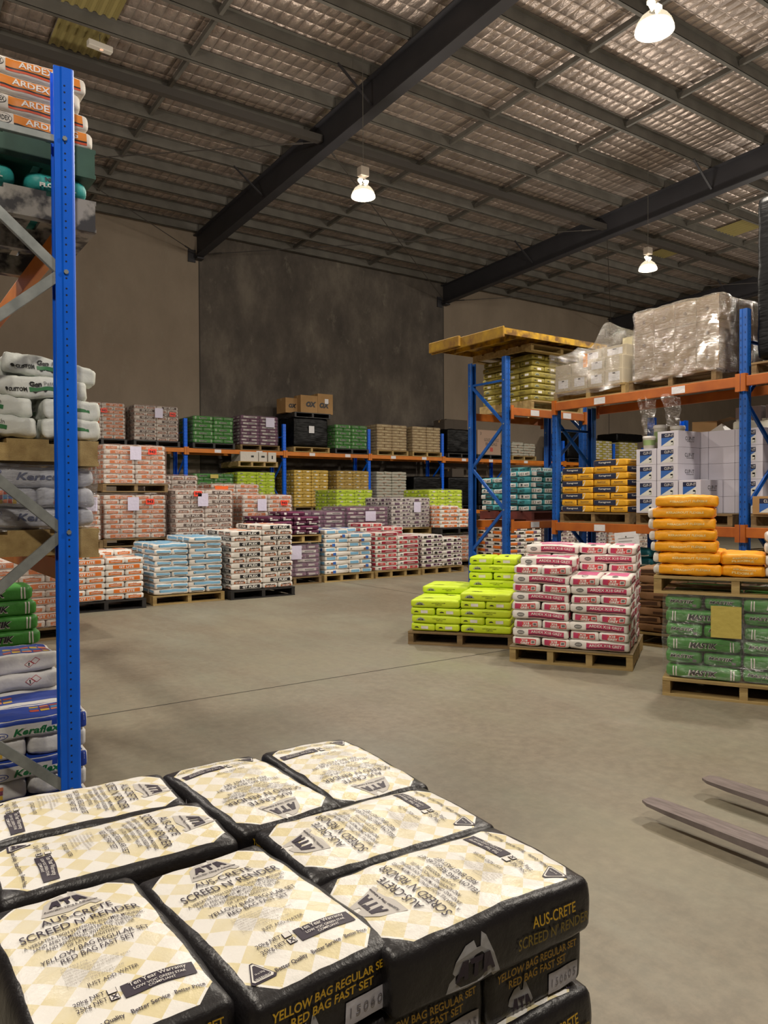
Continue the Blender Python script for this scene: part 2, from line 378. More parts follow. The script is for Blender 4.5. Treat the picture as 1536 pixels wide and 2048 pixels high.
def p_bluewhite(i):
    s = std(i+61, paper('sack_white', '#dfdad3'), wr=.007); b = mat('cobalt_ink', '#2a5fb0'); br = mat('brown_ink', '#8a5a40'); c = mat('sky_ink', '#7fb4d6', .45)
    x = (-.1, .02, .12)[i]
    s.rect('FB', x, x+.07, -.03, .03, b).rect('FB', x-.05, x, -.03, .01, br).rect('FB', -.24, -.2, -.01, .01, mat('grey_ink', '#6b6866')).rect('LR', -.1, .1, -.03, .032, c).rect('T', -.2, .05, -.1, .1, b)
    return s.mesh('sack_cobalt')
def p_red(i):
    s = std(i+71, paper('sack_white', '#dfdad3'), wr=.006, r=.02); r_ = mat('crimson_ink', '#a3243c'); o = mat('coral_ink', '#c9474a', .5)
    s.rect('FB', -.13, .25, -.027, .029, r_).oval('FB', -.19, 0, .03, .018, mat('grey_ink', '#6b6866')).text('FB', 'ARDEX', .06, 0, .018, wht, bold=.03, width=.2)
    s.rect('LR', -.1, .1, -.03, .03, o).text('LR', 'X77', 0, 0, .03, wht, bold=.03); s.rect('T', -.12, .22, -.1, .1, mat('crimson_pink', '#c0405c'))
    return s.mesh('sack_crimson')
def p_violet(i):
    s = std(i+81, paper('sack_white', '#dfdad3'), wr=.006); v = mat('violet_ink', '#54234c'); g = mat('dark_ink', '#23231f')
    s.rect('FB', -.2+.02*i, -.05, -.03, .024, v).rect('FB', .02, .18, -.008, .028, v).text('FB', 'ABA', .1, .01, .02, wht, bold=.04).rect('LR', -.1, -.02, -.03, .028, g).rect('LR', .01, .1, -.01, .03, v).oval('FB', .23, 0, .02, .02, g)
    return s.mesh('sack_violet')
def p_mastik(i):
    s = std(i+91, paper('sack_green', '#3f8a34'), wr=.006, H=.1)
    for x in (-.225, -.205, .2, .22): s.rect('FB', x, x+.009, -.042, .042, wht)
    s.text('FB', 'MASTIK', -.003, -.003, .042, wht, bold=.06, shear=.25, eps=.0016).text('FB', 'MASTIK', 0, 0, .04, blk, bold=.035, shear=.25, eps=.005)
    s.text('LR', 'MASTIK', -.01, .012, .026, wht, bold=.07, shear=.25, eps=.0016, width=.19).text('LR', 'MASTIK', -.01, .012, .025, blk, bold=.02, shear=.25, width=.185, eps=.0045).text('LR', 'TILE ADHESIVE', .0, -.02, .010, blk, bold=.03)
    s.rect('LR', .07, .1, -.034, -.01, mat('grey_ink', '#6b6866'))
    return s.mesh('sack_green')
def p_teal(i):
    s = std(i+101, paper('sack_teal', '#3c8f96'), wr=.006); n = mat('slate_ink', '#2a3a40')
    s.rect('FB', -.26, -.16, -.03, .034, wht).rect('FB', -.16, .0, -.036, .036, n).text('FB', 'GRES-A', -.08, .0, .022, paper('sack_teal', ''), bold=.03, width=.13).text('FB', 'ACT', .1, 0, .034, n, bold=.04, width=.11)
    s.rect('LR', -.11, .11, -.036, .036, wht).rect('LR', -.08, -.02, -.02, .022, n).text('LR', 'ACT', .05, 0, .026, n, bold=.04, width=.08)
    return s.mesh('sack_teal')
def p_kg(i):
    s = std(i+111, paper('sack_yellow', '#d9a01f'), wr=.002, r=.012, bulge=.002); n = mat('navy_ink', '#1c2440')
    s.rect('FB', -.265, .10, -.038, .038, n).poly('FB', [(0, -.038), (.02, .038), (.06, .038), (.05, .0), (.03, -.038)], wht, at=(.09, 0)).text('FB', 'Keragrout', -.08, .008, .022, wht, bold=.02, width=.2)
    s.text('LR', 'Keragrout', .0, .01, .018, n, bold=.03, width=.14).rect('LR', -.1, .1, -.02, -.016, n)
    return s.mesh('sack_yellow_navy')
def p_kflex(i):
    s = Sack(.56, .36, .105, i+121, wr=.012, bulge=.006, r=.026, taper=.14).body(paper('sack_amber', '#f0a414'), 18, 10, 5)
    e = paper('sack_seam', '#d8d4cc')
    s.text('FB', 'KERAGROUT FLEXIBLE', .02, 0, .02, mat('pale_yellow_ink', '#ecd28a'), bold=.04, width=.34)
    s.text('LR', 'KERAGROUT', .02, .018, .016, mat('pale_yellow_ink', '#ecd28a'), bold=.04, width=.2).text('LR', 'FLEXIBLE', .0, -.014, .02, mat('pale_yellow_ink', '#ecd28a'), bold=.04, width=.18)
    return s.mesh('sack_amber')
def p_kerflex(i):
    s = Sack(.55, .36, .12, i+131, wr=.007, r=.022).body(paper('sack_pearl', '#d6d5d3'), 16, 10, 5); b = mat('royal_ink', '#1f3f9a'); g = mat('emerald_ink', '#16703f')
    s.rect('FB', -.27, .27, .03, .058, b, nu=12).rect('FB', .1, .27, -.0, .03, b).rect('FB', .17, .27, -.05, .0, b).text('FB', 'Keraflex', .03, -.014, .044, wht, bold=.1, shear=.25, eps=.003, width=.232).text('FB', 'Keraflex', .03, -.014, .042, g, bold=.03, shear=.25, eps=.005, width=.222)
    s.oval('FB', -.14, -.024, .038, .019, b, .0015).oval('FB', -.14, -.024, .033, .015, wht, .0024).text('FB', 'WHITE', -.14, -.024, .012, b, bold=.03, width=.045, eps=.0034)
    tiles(s, 'LR', -.1, -.04); s.rect('T', -.25, .25, -.17, .12, b, nu=12, nv=8); tiles(s, 'T', .02, -.06, .05)
    return s.mesh('sack_keraflex')
def tiles(s, f, u0, v0, d=.028):
    cs = ['#b5452f', '#3b5fa8', '#c9a53a', '#7b3a52', '#d87f5a', '#4f87b5']
    for a in range(5):
        for b in range(3):
            s.rect(f, u0+a*d+.002*b, u0+a*d+d*.86+.002*b, v0+b*d, v0+b*d+d*.86, mat('mosaic_%d' % ((a*2+b) % 6), cs[(a*2+b) % 6]), .0026, 2, 2)
def hazard(s, f, u, v, d=.03):
    r = mat('hazard_red', '#b02a3a'); k = math.sqrt(2)
    for q in (0, 1):
        c = (u+q*d, v+q*d*.6)
        s.poly(f, [(0, -d), (d, 0), (0, d), (-d, 0)], r, .0015, at=c, sc=.8).poly(f, [(0, -d), (d, 0), (0, d), (-d, 0)], wht, .0022, at=c, sc=.66)
    s.text(f, '!', u, v, .022, blk, bold=.05, eps=.003)
def p_kerflex_plain(i):
    s = Sack(.55, .36, .12, i+141, wr=.013, r=.026).body(paper('sack_pearl', '#d6d5d3'), 16, 10, 5); hazard(s, 'LR', .05, 0); hazard(s, 'FB', .12, 0)
    s.rect('T', -.25, .25, -.12, .14, mat('royal_ink', '#1f3f9a'), nu=12, nv=8); tiles(s, 'T', .0, -.1, .05); return s.mesh('sack_keraflex_end')
def p_kcolor(i):
    s = Sack(.55, .36, .11, i+151, wr=.012, r=.028).body(paper('sack_cool_white', '#c6c8cf'), 16, 10, 5); n = mat('slate_blue_ink', '#5c6482')
    s.text('FB', 'Keracolor', .05, .01, .036, n, bold=.03, shear=.25, width=.3); s.oval('FB', -.2, .03, .04, .02, mat('royal_ink', '#1f3f9a')).oval('FB', -.2, .03, .036, .016, paper('sack_cool_white', ''), .003); tiles(s, 'LR', -.08, -.04); return s.mesh('sack_keracolor')
def p_gen(i):
    s = Sack(.56, .34, .12, i+161, wr=.017, r=.024, bulge=.010, taper=.16, fr=9).body(paper('sack_chalk', '#d4d7cf'), 16, 10, 6); g = mat('leaf_ink', '#3c7a4a'); n = mat('dark_ink', '#23231f')
    s.text('FB', 'Gen', -.075, .022, .026, n, bold=.06, align='L', eps=.004).text('FB', 'Patch', .005, .022, .026, mat('grey_ink', '#6b6866'), bold=0, align='L', eps=.004).rect('FB', -.075, .10, -.02, .002, g, .002).text('FB', 'CUSTOM', -.145, -.012, .02, n, bold=.05, width=.11, eps=.004).oval('FB', -.215, -.012, .011, .011, n, .003)
    s.poly('FB', [(-.06, -.02), (-.045, -.03), (-.03, -.02), (.0, -.02), (.015, -.03), (.03, -.02)], n, .003); s.rect('LR', -.1, .1, -.01, .01, g); s.rect('T', -.06, .12, -.1, .02, g)
    return s.mesh('sack_genpatch')
def p_ardex(i):
    s = Sack(.58, .3, .105, i+171, wr=.008, r=.024).body(paper('sack_ivory', '#d9d2c8'), 16, 8, 5); o = mat('tangerine_ink', '#e08424')
    s.rect('FB', -.09, .26, -.010, .040, o).rect('FB', -.09, .26, -.02, -.010, blk).rect('FB', -.09, .26, -.032, -.02, mat('vermilion_ink', '#d0502a')).text('FB', 'ARDEX FG', .09, .015, .034, wink, bold=.02, width=.25)
    s.oval('FB', -.138, .008, .040, .028, blk, .0016, 20).oval('FB', -.138, .008, .037, .025, paper('sack_ivory', ''), .0026, 20).text('FB', 'ARDEX', -.138, .008, .026, blk, bold=.02, width=.060, eps=.0038)
    return s.mesh('sack_ardex')
def p_beige(i):
    s = std(i+181, paper('sack_beige', '#b39c76'), wr=.005); s.rect('LR', -.06, .04, -.02, .02, mat('straw_ink', '#c9b88f')).rect('FB', -.1, .1, -.01, .02, mat('straw_ink', '#c9b88f')); return s.mesh('sack_beige')
def p_brown(i):
    s = std(i+191, paper('sack_kraft', '#8d6a4a'), wr=.008); s.rect('FB', -.2, .1, -.026, .03, wht).text('FB', 'KERAGROUT', -.05, .012, .02, mat('dark_ink', '#23231f'), bold=.05, width=.24).rect('LR', -.1, .1, -.02, .02, mat('umber_ink', '#4c3220'))
    return s.mesh('sack_kraft')
def p_brown2(i):
    s = std(i+195, paper('sack_kraft', '#8d6a4a'), wr=.008); s.rect('FBLR', -.08, .1, -.02, .006, mat('umber_ink', '#4c3220')); return s.mesh('sack_kraft_plain')
def p_black(i): return std(i+201, mat('sack_black', '#1b1a1b', .35, bump=.4, bscale=18), wr=.006).mesh('sack_black')
def p_orpur(i):
    s = std(i+211, paper('sack_white', '#dfdad3'), wr=.006); s.rect('FB', -.26, .0, -.034, .036, mat('orange_ink', '')).rect('FB', .0, .12, -.034, .036, mat('mauve_ink', '#6f5470')).rect('LR', -.09, .09, -.03, .02, mat('dark_ink', '')); return s.mesh('sack_orange_mauve')
def p_whites(i):
    s = std(i+221, paper('sack_stone', '#a7a497'), wr=.01); s.rect('LRFB', -.06, .06, -.03, -.02, mat('rust_ink', '')); return s.mesh('sack_stone')
def p_yw(i):
    s = std(i+231, paper('sack_lemon', '#c2b653'), wr=.004); s.rect('FBLR', -.1, .1, -.03, .03, wht); return s.mesh('sack_lemon')
def p_tealdark(i):
    s = Sack(.5, .3, .12, i+241, wr=.01, r=.05, taper=.4).body(paper('sack_petrol', '#17606a'), 12, 8, 6); s.rect('FB', -.24, .24, -.05, -.03, wht); return s.mesh('sack_petrol')
def p_tealtop(i):
    s = Sack(.56, .30, .13, i+251, wr=.008, r=.055, taper=.15).body(paper('sack_aqua', '#2f9a96'), 14, 8, 6); s.text('LR', 'FLOWFILL', 0, -.02, .024, wink, bold=.05, width=.18, eps=.004).text('LR', 'NS', -.04, .02, .024, mat('slate_ink', '#2a3a40'), bold=.06, eps=.004); return s.mesh('sack_aqua')
# the black and cream bag of the front stack
def p_ata(i):
    L, W, H = .485, .288, .118
    s = Sack(L, W, H, i*3.7+261, r=.015, wr=.0060, bulge=.012, taper=.08, fr=6).body(MATS['cream_diamond_print'], 34, 22, 9)
    ink = mat('aubergine_ink', '#2a2030', .5); yl = mat('gold_ink', '#c9a022', .45); gr = paper('silver_print', '#9a9a9c'); lg = mat('light_grey_ink', '#b9b4ae', .5)
    rt_ = -PI/2
    def T(txt, x, h, wdt=None, y=0, m=ink, **k):
        s.text('T', txt, x, y, h, m, rot=rt_, width=wdt, **dict(dict(bold=.004, res=3, eps=.0026), **k))
    emb = [(-.5, -.32), (-.36, .12), (-.18, .3), (-.03, .34), (.01, .22), (.08, .22), (.12, .42), (.2, .34), (.34, .02), (.48, -.3), (.36, -.34), (.3, -.26), (.1, -.3), (-.1, -.36), (-.3, -.34)]
    s.poly('T', emb, lg, .0012, rot=rt_, at=(.185, 0), sc=.115)
    A = [(0, 0), (.32, 1), (.62, 1), (.62, .0), (.42, 0), (.42, .22), (.24, .22), (.17, 0)]
    def logo(f, at, sc, m, rot, e=.0022):
        s.poly(f, [(x*1.25-1.25, y-.5) for x, y in A], m, e, rot, at, sc)
        s.poly(f, [(-.42, .5), (.42, .5), (.34, .22), (.12, .22), (.12, -.5), (-.12, -.5), (-.12, .22), (-.34, .22)], m, e, rot, at, sc)
        s.poly(f, [(1.25-x*1.25, y-.5) for x, y in A[::-1]], m, e, rot, at, sc)
    logo('T', (.19, 0), .030, ink, rt_)
    T('Australian Tiling & Adhesives', .163, .0052, .1, bold=.03)
    T('AUS-CRETE', .126, .0195, .13); T("SCREED N' RENDER", .095, .0215, .215)
    for t, x, wd in (('A VERSATILE, HIGH STRENGTH, POLYMER MODIFIED,', .069, .215), ('SAND AND CEMENT MORTAR FOR SCREEDING', .055, .19), ('AND RENDERING WITHOUT THE USE', .041, .155), ('OF LATEX ADDITIVES.', .027, .09)): T(t, x, .0085, wd, bold=.006)
    T('YELLOW BAG REGULAR SET', .008, .0125, .185); T('RED BAG FAST SET', -.010, .0125, .125)
    for q, t in enumerate(('SUITABLE FOR:', 'INTERNAL AND EXTERNAL APPLICATIONS', 'FLOOR, WALL AND ELEVATED DECK SURFACES', 'OVER CONCRETE AND RENDER BASES', 'DOMESTIC AND COMMERCIAL FLOORING', 'EXTERIOR SWIMMING POOL APPLICATIONS', 'LOW VOC INSTALLATIONS')):
        s.text('T', t, -.034-q*.0075, .07, .0046, mat('faded_ink', '#938a80'), rot=rt_, align='L', width=.045+.018*((q*5) % 4)+.012*(q > 0), res=1, bold=.0)
    T('JUST ADD WATER', -.094, .0085, .085)
    s.rect('T', -.158, -.126, -.118, -.0, ink, .0016, 5, 8)
    T('Ten Year Warranty', -.133, .009, .092, -.059, wht, eps=.003); T('LOW VOC GREEN STAR', -.145, .0056, .085, -.059, wht, eps=.003); T('COMPLIANT', -.153, .0056, .046, -.059, wht, eps=.003)
    for x in (-.129, -.146): s.rect('T', x-.008, x+.006, .006, .022, ink, .0016, 2, 2).rect('T', x-.007, x+.005, .0072, .0208, wht, .0022, 2, 2)
    T('X', -.147, .009, None, .014, eps=.003, bold=.04)
    s.text('T', '20kg NET', -.130, .026, .0085, ink, rot=rt_, align='R', bold=.01); s.text('T', '25kg NET', -.147, .026, .0085, ink, rot=rt_, align='R', bold=.01)
    T('Better Quality', -.19, .0078, .06, .045, bold=.02, eps=.0024); T('Better Service', -.19, .0078, .06, -.025, bold=.02); T('Better Price', -.19, .0078, .052, -.09, bold=.02)
    tri = [(-.5, -.4), (-.42, -.5), (.42, -.5), (.5, -.4), (.06, .46), (-.06, .46)]
    s.poly('T', tri, ink, .0014, rt_, (-.175, .1), .05).poly('T', tri, wht, .002, rt_, (-.175, .1), .042).poly('T', tri, ink, .0026, rt_, (-.176, .1), .034)
    T('WARNING', -.193, .006, .03, .1, wht, eps=.0034); T('16 to 27kg', -.181, .004, .018, .1, wht, eps=.0034)
    # sides
    for f in 'FB':
        s.poly(f, emb, gr, .0014, 0, (-.07, -.008), .125); logo(f, (-.07, -.014), .036, ink, 0, .0026)
        s.text(f, 'AUS-CRETE', .13, .018, .022, yl, width=.115, bold=.01, res=3).text(f, "SCREED N' RENDER", .13, -.014, .022, mat('old_gold_ink', '#7d6a1c'), width=.19, bold=.01, res=3)
    for f in 'LR':
        s.text(f, 'YELLOW BAG REGULAR SET', .0, .034, .0155, yl, width=.235, bold=.02, res=3).text(f, 'RED BAG FAST SET', .0, .012, .0155, yl, width=.165, bold=.02, res=3)
        s.poly(f, emb, gr, .0014, 0, (-.05, -.03), .085); logo(f, (-.05, -.034), .022, ink, 0, .0026)
    return s.mesh('bag_cream_black')
def ata_label(i, f='L'):
    L, W, H = .485, .288, .118; s = Sack(L, W, H, i*3.7+261, r=.015, wr=.0060, bulge=.012, taper=.08, fr=6)
    s.rect(f, .03, .125, -.05, -.008, paper('date_patch', '#b8b6bd'), .002, 5, 4); s.text(f, '150605', .078, -.028, .016, mat('stamp_ink', '#6b676e'), bold=0, width=.08, eps=.0034, space=1.3)
    me = s.mesh('date_patch')
    z0 = min(v.z for v in Sack(L, W, H, i*3.7+261, r=.015, wr=.0060, bulge=.012, taper=.08, fr=6).body(blk, 34, 22, 9).V)
    zm = min(v.z for v in s.V)
    for v in me.vertices: v.co.z += zm-z0
    return me
for key, fn in dict(x18=p_x18, lime=p_lime, olive=p_olive, mustard=p_yellowish, gtlite=p_gtlite, gtflex=p_gtflex, blue=p_blue, eco=p_eco, ecowrap=p_ecowrap, bluewhite=p_bluewhite, red=p_red, violet=p_violet,
                    mastik=p_mastik, teal=p_teal, kg=p_kg, beige=p_beige, brown=p_brown, brown2=p_brown2, black=p_black, orpur=p_orpur, whites=p_whites, yw=p_yw, ata=p_ata).items(): variants(key, fn)
for key, fn in dict(kflex=p_kflex, kerflex=p_kerflex, kerend=p_kerflex_plain, kcolor=p_kcolor, gen=p_gen, ardex=p_ardex, petrol=p_tealdark, aqua=p_tealtop).items(): variants(key, fn, 2)
ATA_LABEL = {(i, f): ata_label(i, f) for i in range(3) for f in 'LR'}
# ---------------------------------------------------------------- building shell
YW, ZW, SL = 20.2, 8.93, .042
def roofz(y): return ZW+SL*(YW-y)
def quad(name, pts, m, label=None):
    return struct(mesh_obj(name, pts, [(0, 1, 2, 3)], m), label)
struct(MB().box(-12, 36, -12, YW+.3, -.2, 0).build('floor', MATS['polished_concrete']), 'worn grey polished concrete warehouse floor')
fj = MB().box(-12, 36, 5.875, 5.887, .0005, .0015).box(7.875, 7.887, -12, YW, .0005, .0015).box(-.85, -.838, -12, YW, .0005, .0015)
struct(fj.build('trim_1', mat('saw_cut', '#3a352f', .9)), 'thin dark saw cut joints in the concrete floor')
struct(MB().box(-12, 36, YW, YW+.3, 0, 9.3).build('wall_back', MATS['precast_wall']), 'precast concrete far wall with darker middle panel')
for nm, bx in (('wall_left', (-12.3, -12, -12, YW, 0, 10.6)), ('wall_right', (36, 36.3, -12, YW, 0, 10.6)), ('wall_front', (-12, 36, -12.3, -12, 0, 10.6))):
    struct(MB().box(*bx).build(nm, mat('wall_plain', '#7d7061', .85)))
quad('ceiling', [(-12, -12, roofz(-12)+.212), (-12, YW, roofz(YW)+.212), (36, YW, roofz(YW)+.212), (36, -12, roofz(-12)+.212)], MATS['foil_insulation'], 'silver foil faced roof insulation on wire mesh')
ORD = ['bottom', 'second', 'third', 'fourth', 'fifth', 'sixth', 'seventh', 'eighth', 'ninth', 'tenth', 'eleventh', 'twelfth', 'thirteenth', 'fourteenth', 'fifteenth', 'sixteenth', 'seventeenth', 'eighteenth', 'nineteenth', 'twentieth', 'twenty-first', 'twenty-second', 'twenty-third', 'twenty-fourth', 'twenty-fifth', 'twenty-sixth', 'twenty-seventh', 'twenty-eighth']
CNT = ['nearest', 'second', 'third', 'fourth'] + ORD[4:]
RX = (-.9, 7.84, 16.58, 25.3, 34.0); RD = .62
slope = math.atan(SL)
for n, x in enumerate(RX[:4]):
    top = lambda y: roofz(y)-.03
    m = MB()
    for (za, zb, hw) in ((0, -.02, .11), (-.02, -RD+.02, .008), (-RD+.02, -RD, .11)):
        V = [(x+sx*hw, y, top(y)+dz) for y in (YW-.02, -11.9) for dz in (zb, za) for sx in (-1, 1)]
        m.add(V, [(0, 1, 3, 2), (4, 6, 7, 5), (0, 4, 5, 1), (2, 3, 7, 6), (0, 2, 6, 4), (1, 5, 7, 3)])
    o = m.build('roof_rafter', rafter_m)
    tag(o, ['charcoal steel roof rafter off to the left above the camera', 'charcoal steel roof rafter crossing the picture from top centre to the left wall bracket', 'charcoal steel roof rafter running down from the right edge to mid wall', 'farthest charcoal steel roof rafter, low behind the wrapped cartons'][n], 'roof beam', kind='structure')
    b = MB().box(x-.26, x-.05, YW-.04, YW, top(YW)-RD-.12, top(YW)-RD+.22).box(x-.08, x+.12, YW-.25, YW, top(YW)-RD-.05, top(YW)-RD-.01)
    b.build('wall_bracket', rafter_m, o)
# purlins (C sections)
PY = [19.95, 18.95, 17.98, 17.0, 16.0, 15.0, 14.0, 12.78, 11.53, 10.27] + [9.02-1.25*q for q in range(16)]
for n, y in enumerate(PY):
    z = roofz(y); m = MB()
    m.box(-12, 36, y-.004, y+.004, z, z+.205).box(-12, 36, y-.004, y+.075, z, z+.006).box(-12, 36, y-.075, y+.004, z+.199, z+.205).box(-12, 36, y+.069, y+.075, z+.006, z+.022)
    o = m.build('roof_purlin', galv_r)
    tag(o, 'galvanised steel roof purlin, %s one out from the far wall' % ORD[n].replace('bottom', 'first'), 'roof purlin', 'galvanised purlins under the foil roof', 'structure')
    cl = MB()
    for x in RX[:4]: cl.box(x-.05, x-.042, y-.004, y+.06, z-.03, z+.2)
    cl.build('cleat', rafter_m, o)
# bridging strips between purlins
for n, x in enumerate((-3.8, 1.95, 4.9, 10.72, 13.4, 19.4, 22.3)):
    m = MB()
    for a, b in zip(PY[:-1], PY[1:]):
        m.add([(x+sx*.03, y, roofz(y)+dz) for y in (a-.01, b+.01) for dz in (.06, .16) for sx in (-1, 1)], [(0, 2, 3, 1), (4, 5, 7, 6), (0, 1, 5, 4), (2, 6, 7, 3), (0, 4, 6, 2), (1, 3, 7, 5)])
    tag(m.build('purlin_bridging', galv_r), 'line of grey purlin bridging between roof beams, %s from the left' % ORD[n].replace('bottom', 'first'), 'roof bracing', kind='structure')
# strut tubes across the bays and crossing tie rods
for n, (ya, lab) in enumerate(((13.35, 'long dark steel strut joining the rafters partway out from the wall'), (5.0, 'dark steel roof strut at the upper right corner of the view'))):
    m = MB()
    for a, b in zip(RX[:-1], RX[1:]): m.box(a+.03, b-.03, ya-.07, ya+.07, roofz(ya)-.42, roofz(ya)-.28)
    tag(m.build('roof_strut', mat('strut_steel', '#3c3834', .5)), lab, 'roof strut', kind='structure')
def rod(a, b, lab):
    m = MB().tube(a, b, .011, n=6); d = (Vector(b)-Vector(a)).normalized()
    for e, s in ((Vector(a), 1), (Vector(b), -1)): m.tube(e+d*s*.35, e+d*s*.6, .022, n=6)
    tag(m.build('tie_rod', mat('rod_steel', '#38332f', .6)), lab, 'tie rod', kind='structure')
zl, zh = roofz(YW)-.56, roofz(13.35)-.4
labs = [('thin dark tie rod falling right to the left wall bracket', 'thin dark tie rod rising right towards the first rafter'), ('tie rod falling from first rafter to second wall bracket', 'tie rod rising right from the left wall bracket'), ('tie rod falling right behind the third lamp', 'tie rod rising right from the second wall bracket')]
for n in range(3):
    a, b = RX[n]+.05, RX[n+1]-.05
    rod((a, 13.35, zh), (b, YW-.15, zl), labs[n][0]); rod((a, YW-.15, zl), (b, 13.35, zh), labs[n][1])
# fly braces
for n, (x, y) in enumerate(((7.84, 11.53), (7.84, 16.0), (16.58, 10.27), (16.58, 16.0), (25.3, 15.0))):
    m = MB().bar((x-.75, y, roofz(y)+.02), (x-.03, y, roofz(y)-.5), .05, .02)
    tag(m.build('fly_brace', rafter_m), ['fly brace on the first rafter near the strut', 'fly brace on the first rafter nearer the wall', 'fly brace high on the second rafter', 'fly brace low on the second rafter', 'fly brace on the farthest rafter'][n], 'brace', kind='structure')
# translucent roof panels
for n, (x0, x1, y0, y1, lab) in enumerate(((2.8, 3.62, 12.85, 13.9, 'lower yellowed fibreglass skylight strip at the upper left'), (2.75, 3.6, 11.6, 12.7, 'upper yellowed fibreglass skylight strip at the top left'), (20.6, 21.6, 11.7, 12.7, 'tan skylight strip beyond the second rafter, farther right'), (20.6, 21.4, 14.05, 14.95, 'tan skylight strip beyond the second rafter, nearer the wall'))):
    m = MB(); nx = 24
    V = [(x0+(x1-x0)*a/nx, y, roofz(y)+.205+(.0 if (a//2) % 2 else -.035)) for y in (y0, y1) for a in range(nx+1)]
    m.add(V, [(a, a+1, nx+2+a, nx+1+a) for a in range(nx)])
    tag(m.build('skylight_strip', mat('fibreglass', '#8c8050', .5)), lab, 'skylight', kind='structure')
e = empty('emergency_light', (3.46, 13.18, roofz(13.18)-.05), .1, 'small white emergency light box under the roof at upper left', 'light')
MB().box(-.2, .2, -.06, .06, -.04, .06).build('housing', mat('white_plastic', '#cfc8bd'), e, bevel=.01); MB().tube((.02, -.02, -.045), (.02, -.02, -.04), .03).build('lens', mat('lens_warm', '#e8b898', emit=.6), e)
e2 = MB().tube((0, 0, 0), (0, 0, .22), .006).build('hanger_wire', galv_r, e)

# ---------------------------------------------------------------- high bay lamps
kb = NB('acrylic_bell'); kb.b.inputs['Base Color'].default_value = (.12, .11, .09, 1); kb.b.inputs['Emission Color'].default_value = lin('#ffeccb'); kb.b.inputs['Emission Strength'].default_value = .55
kt = kb.n('BsdfTransparent'); km = kb.n('MixShader'); km.inputs[0].default_value = .55; kb.l(kt.outputs[0], km.inputs[1]); kb.l(kb.b.outputs[0], km.inputs[2]); kb.l(km.outputs[0], kb.out.inputs[0])
bell_m = kb.m; bulb_m = mat('lamp_glow', '#fff6e4', .3, emit=14.0)
def lamp(x, y, z, lab):
    t = empty('high_bay_lamp', (x, y, z), 0, lab, 'lamp', 'high bay lamps hanging from the roof')
    MB().lathe([(.212, 0), (.21, .03), (.19, .09), (.15, .15), (.09, .20), (.055, .225)], 28).build('reflector_bell', bell_m, t, True)
    MB().lathe([(0.0, -.03), (.10, -.022), (.17, .0), (.205, .03), (.185, .07), (.12, .105), (0, .12)], 28).build('bulb', bulb_m, t, True)
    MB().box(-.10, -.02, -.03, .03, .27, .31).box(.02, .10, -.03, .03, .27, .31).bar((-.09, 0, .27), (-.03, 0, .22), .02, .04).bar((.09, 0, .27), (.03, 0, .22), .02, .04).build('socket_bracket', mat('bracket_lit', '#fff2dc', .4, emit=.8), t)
    MB().box(-.085, .085, -.07, .07, .36, .52).build('ballast_box', mat('ballast_grey', '#a79c90', .5), t, bevel=.01)
    MB().tube((0, 0, .5), (0, 0, roofz(y)-z+.21), .006, n=6).build('suspension_wire', galv_r, t)
    for kind, en, dz in (('SPOT', LAMP_W, -.26), ('POINT', LAMP_UP, -.26)):
        l = D.lights.new('lamp_light', kind); l.energy = en; l.color = LAMP_COL; l.shadow_soft_size = .2
        if kind == 'SPOT': l.spot_size = R(168); l.spot_blend = .45
        lo = link(D.objects.new('lamp_light', l)); lo.parent = t; lo.location = (0, 0, dz)
    return t
lamp(7.35, 5.25, 6.79, 'lit high bay lamp at the top right, nearest of the three visible')
lamp(7.4, 11.2, 6.92, 'lit high bay lamp hanging in front of the first rafter, centre')
lamp(15.3, 11.1, 6.96, 'lit high bay lamp hanging beyond the second rafter, right')
for x, y, lab in ((-.6, 5.2, 'high bay lamp above the near left rack, outside the picture'), (-.6, 11.2, 'high bay lamp far to the left, outside the picture'), (-.6, -.9, 'high bay lamp over and behind the camera'), (6.2, .2, 'unseen high bay lamp right of the camera, moved to brighten the floor'), (15.3, 5.2, 'high bay lamp above the right hand racks, outside the picture'), (23.2, 11.1, 'high bay lamp in the farthest bay near the wall'), (23.2, 5.2, 'high bay lamp in the farthest bay away from the wall')):  # lamp right of the camera is unseen, moved off the grid to brighten floor
    lamp(x, y, 6.9, lab)

# ---------------------------------------------------------------- pallets
PC = {}
def pallet(x, y, z, rot, m, label, nb=3, w=1.165, d=1.165, h=.145, name='pallet', corner=True, group=None, slat=5):
    key = (m.name, nb, w, d, h, slat)
    cx, cy = (x+(w/2)*math.cos(rot)-(d/2)*math.sin(rot), y+(w/2)*math.sin(rot)+(d/2)*math.cos(rot)) if corner else (x, y)
    t = empty(name, (cx, cy, z), rot, label, 'pallet', group)
    if key not in PC:
        k = MB(); sw = d/(slat*1.25-.25)
        for q in range(slat): k.box(-w/2, w/2, -d/2+q*sw*1.25, -d/2+q*sw*1.25+sw, h-.022, h)
        bt = MB()
        for q in range(3): bt.box(-w/2, w/2, -d/2+q*(d-.12)/2, -d/2+q*(d-.12)/2+.12, 0, .02)
        bs = [MB().box(-w/2+q*(w-.06)/(nb-1), -w/2+q*(w-.06)/(nb-1)+.06, -d/2+.005, d/2-.005, .02, h-.022) for q in range(nb)]
        obs = [k.build('deck_boards', m, t), bt.build('base_boards', m, t)]+[q.build('bearer', m, t) for q in bs]; PC[key] = obs
    else:
        for o in PC[key]:
            c = o.copy(); link(c); c.parent = t
    return t
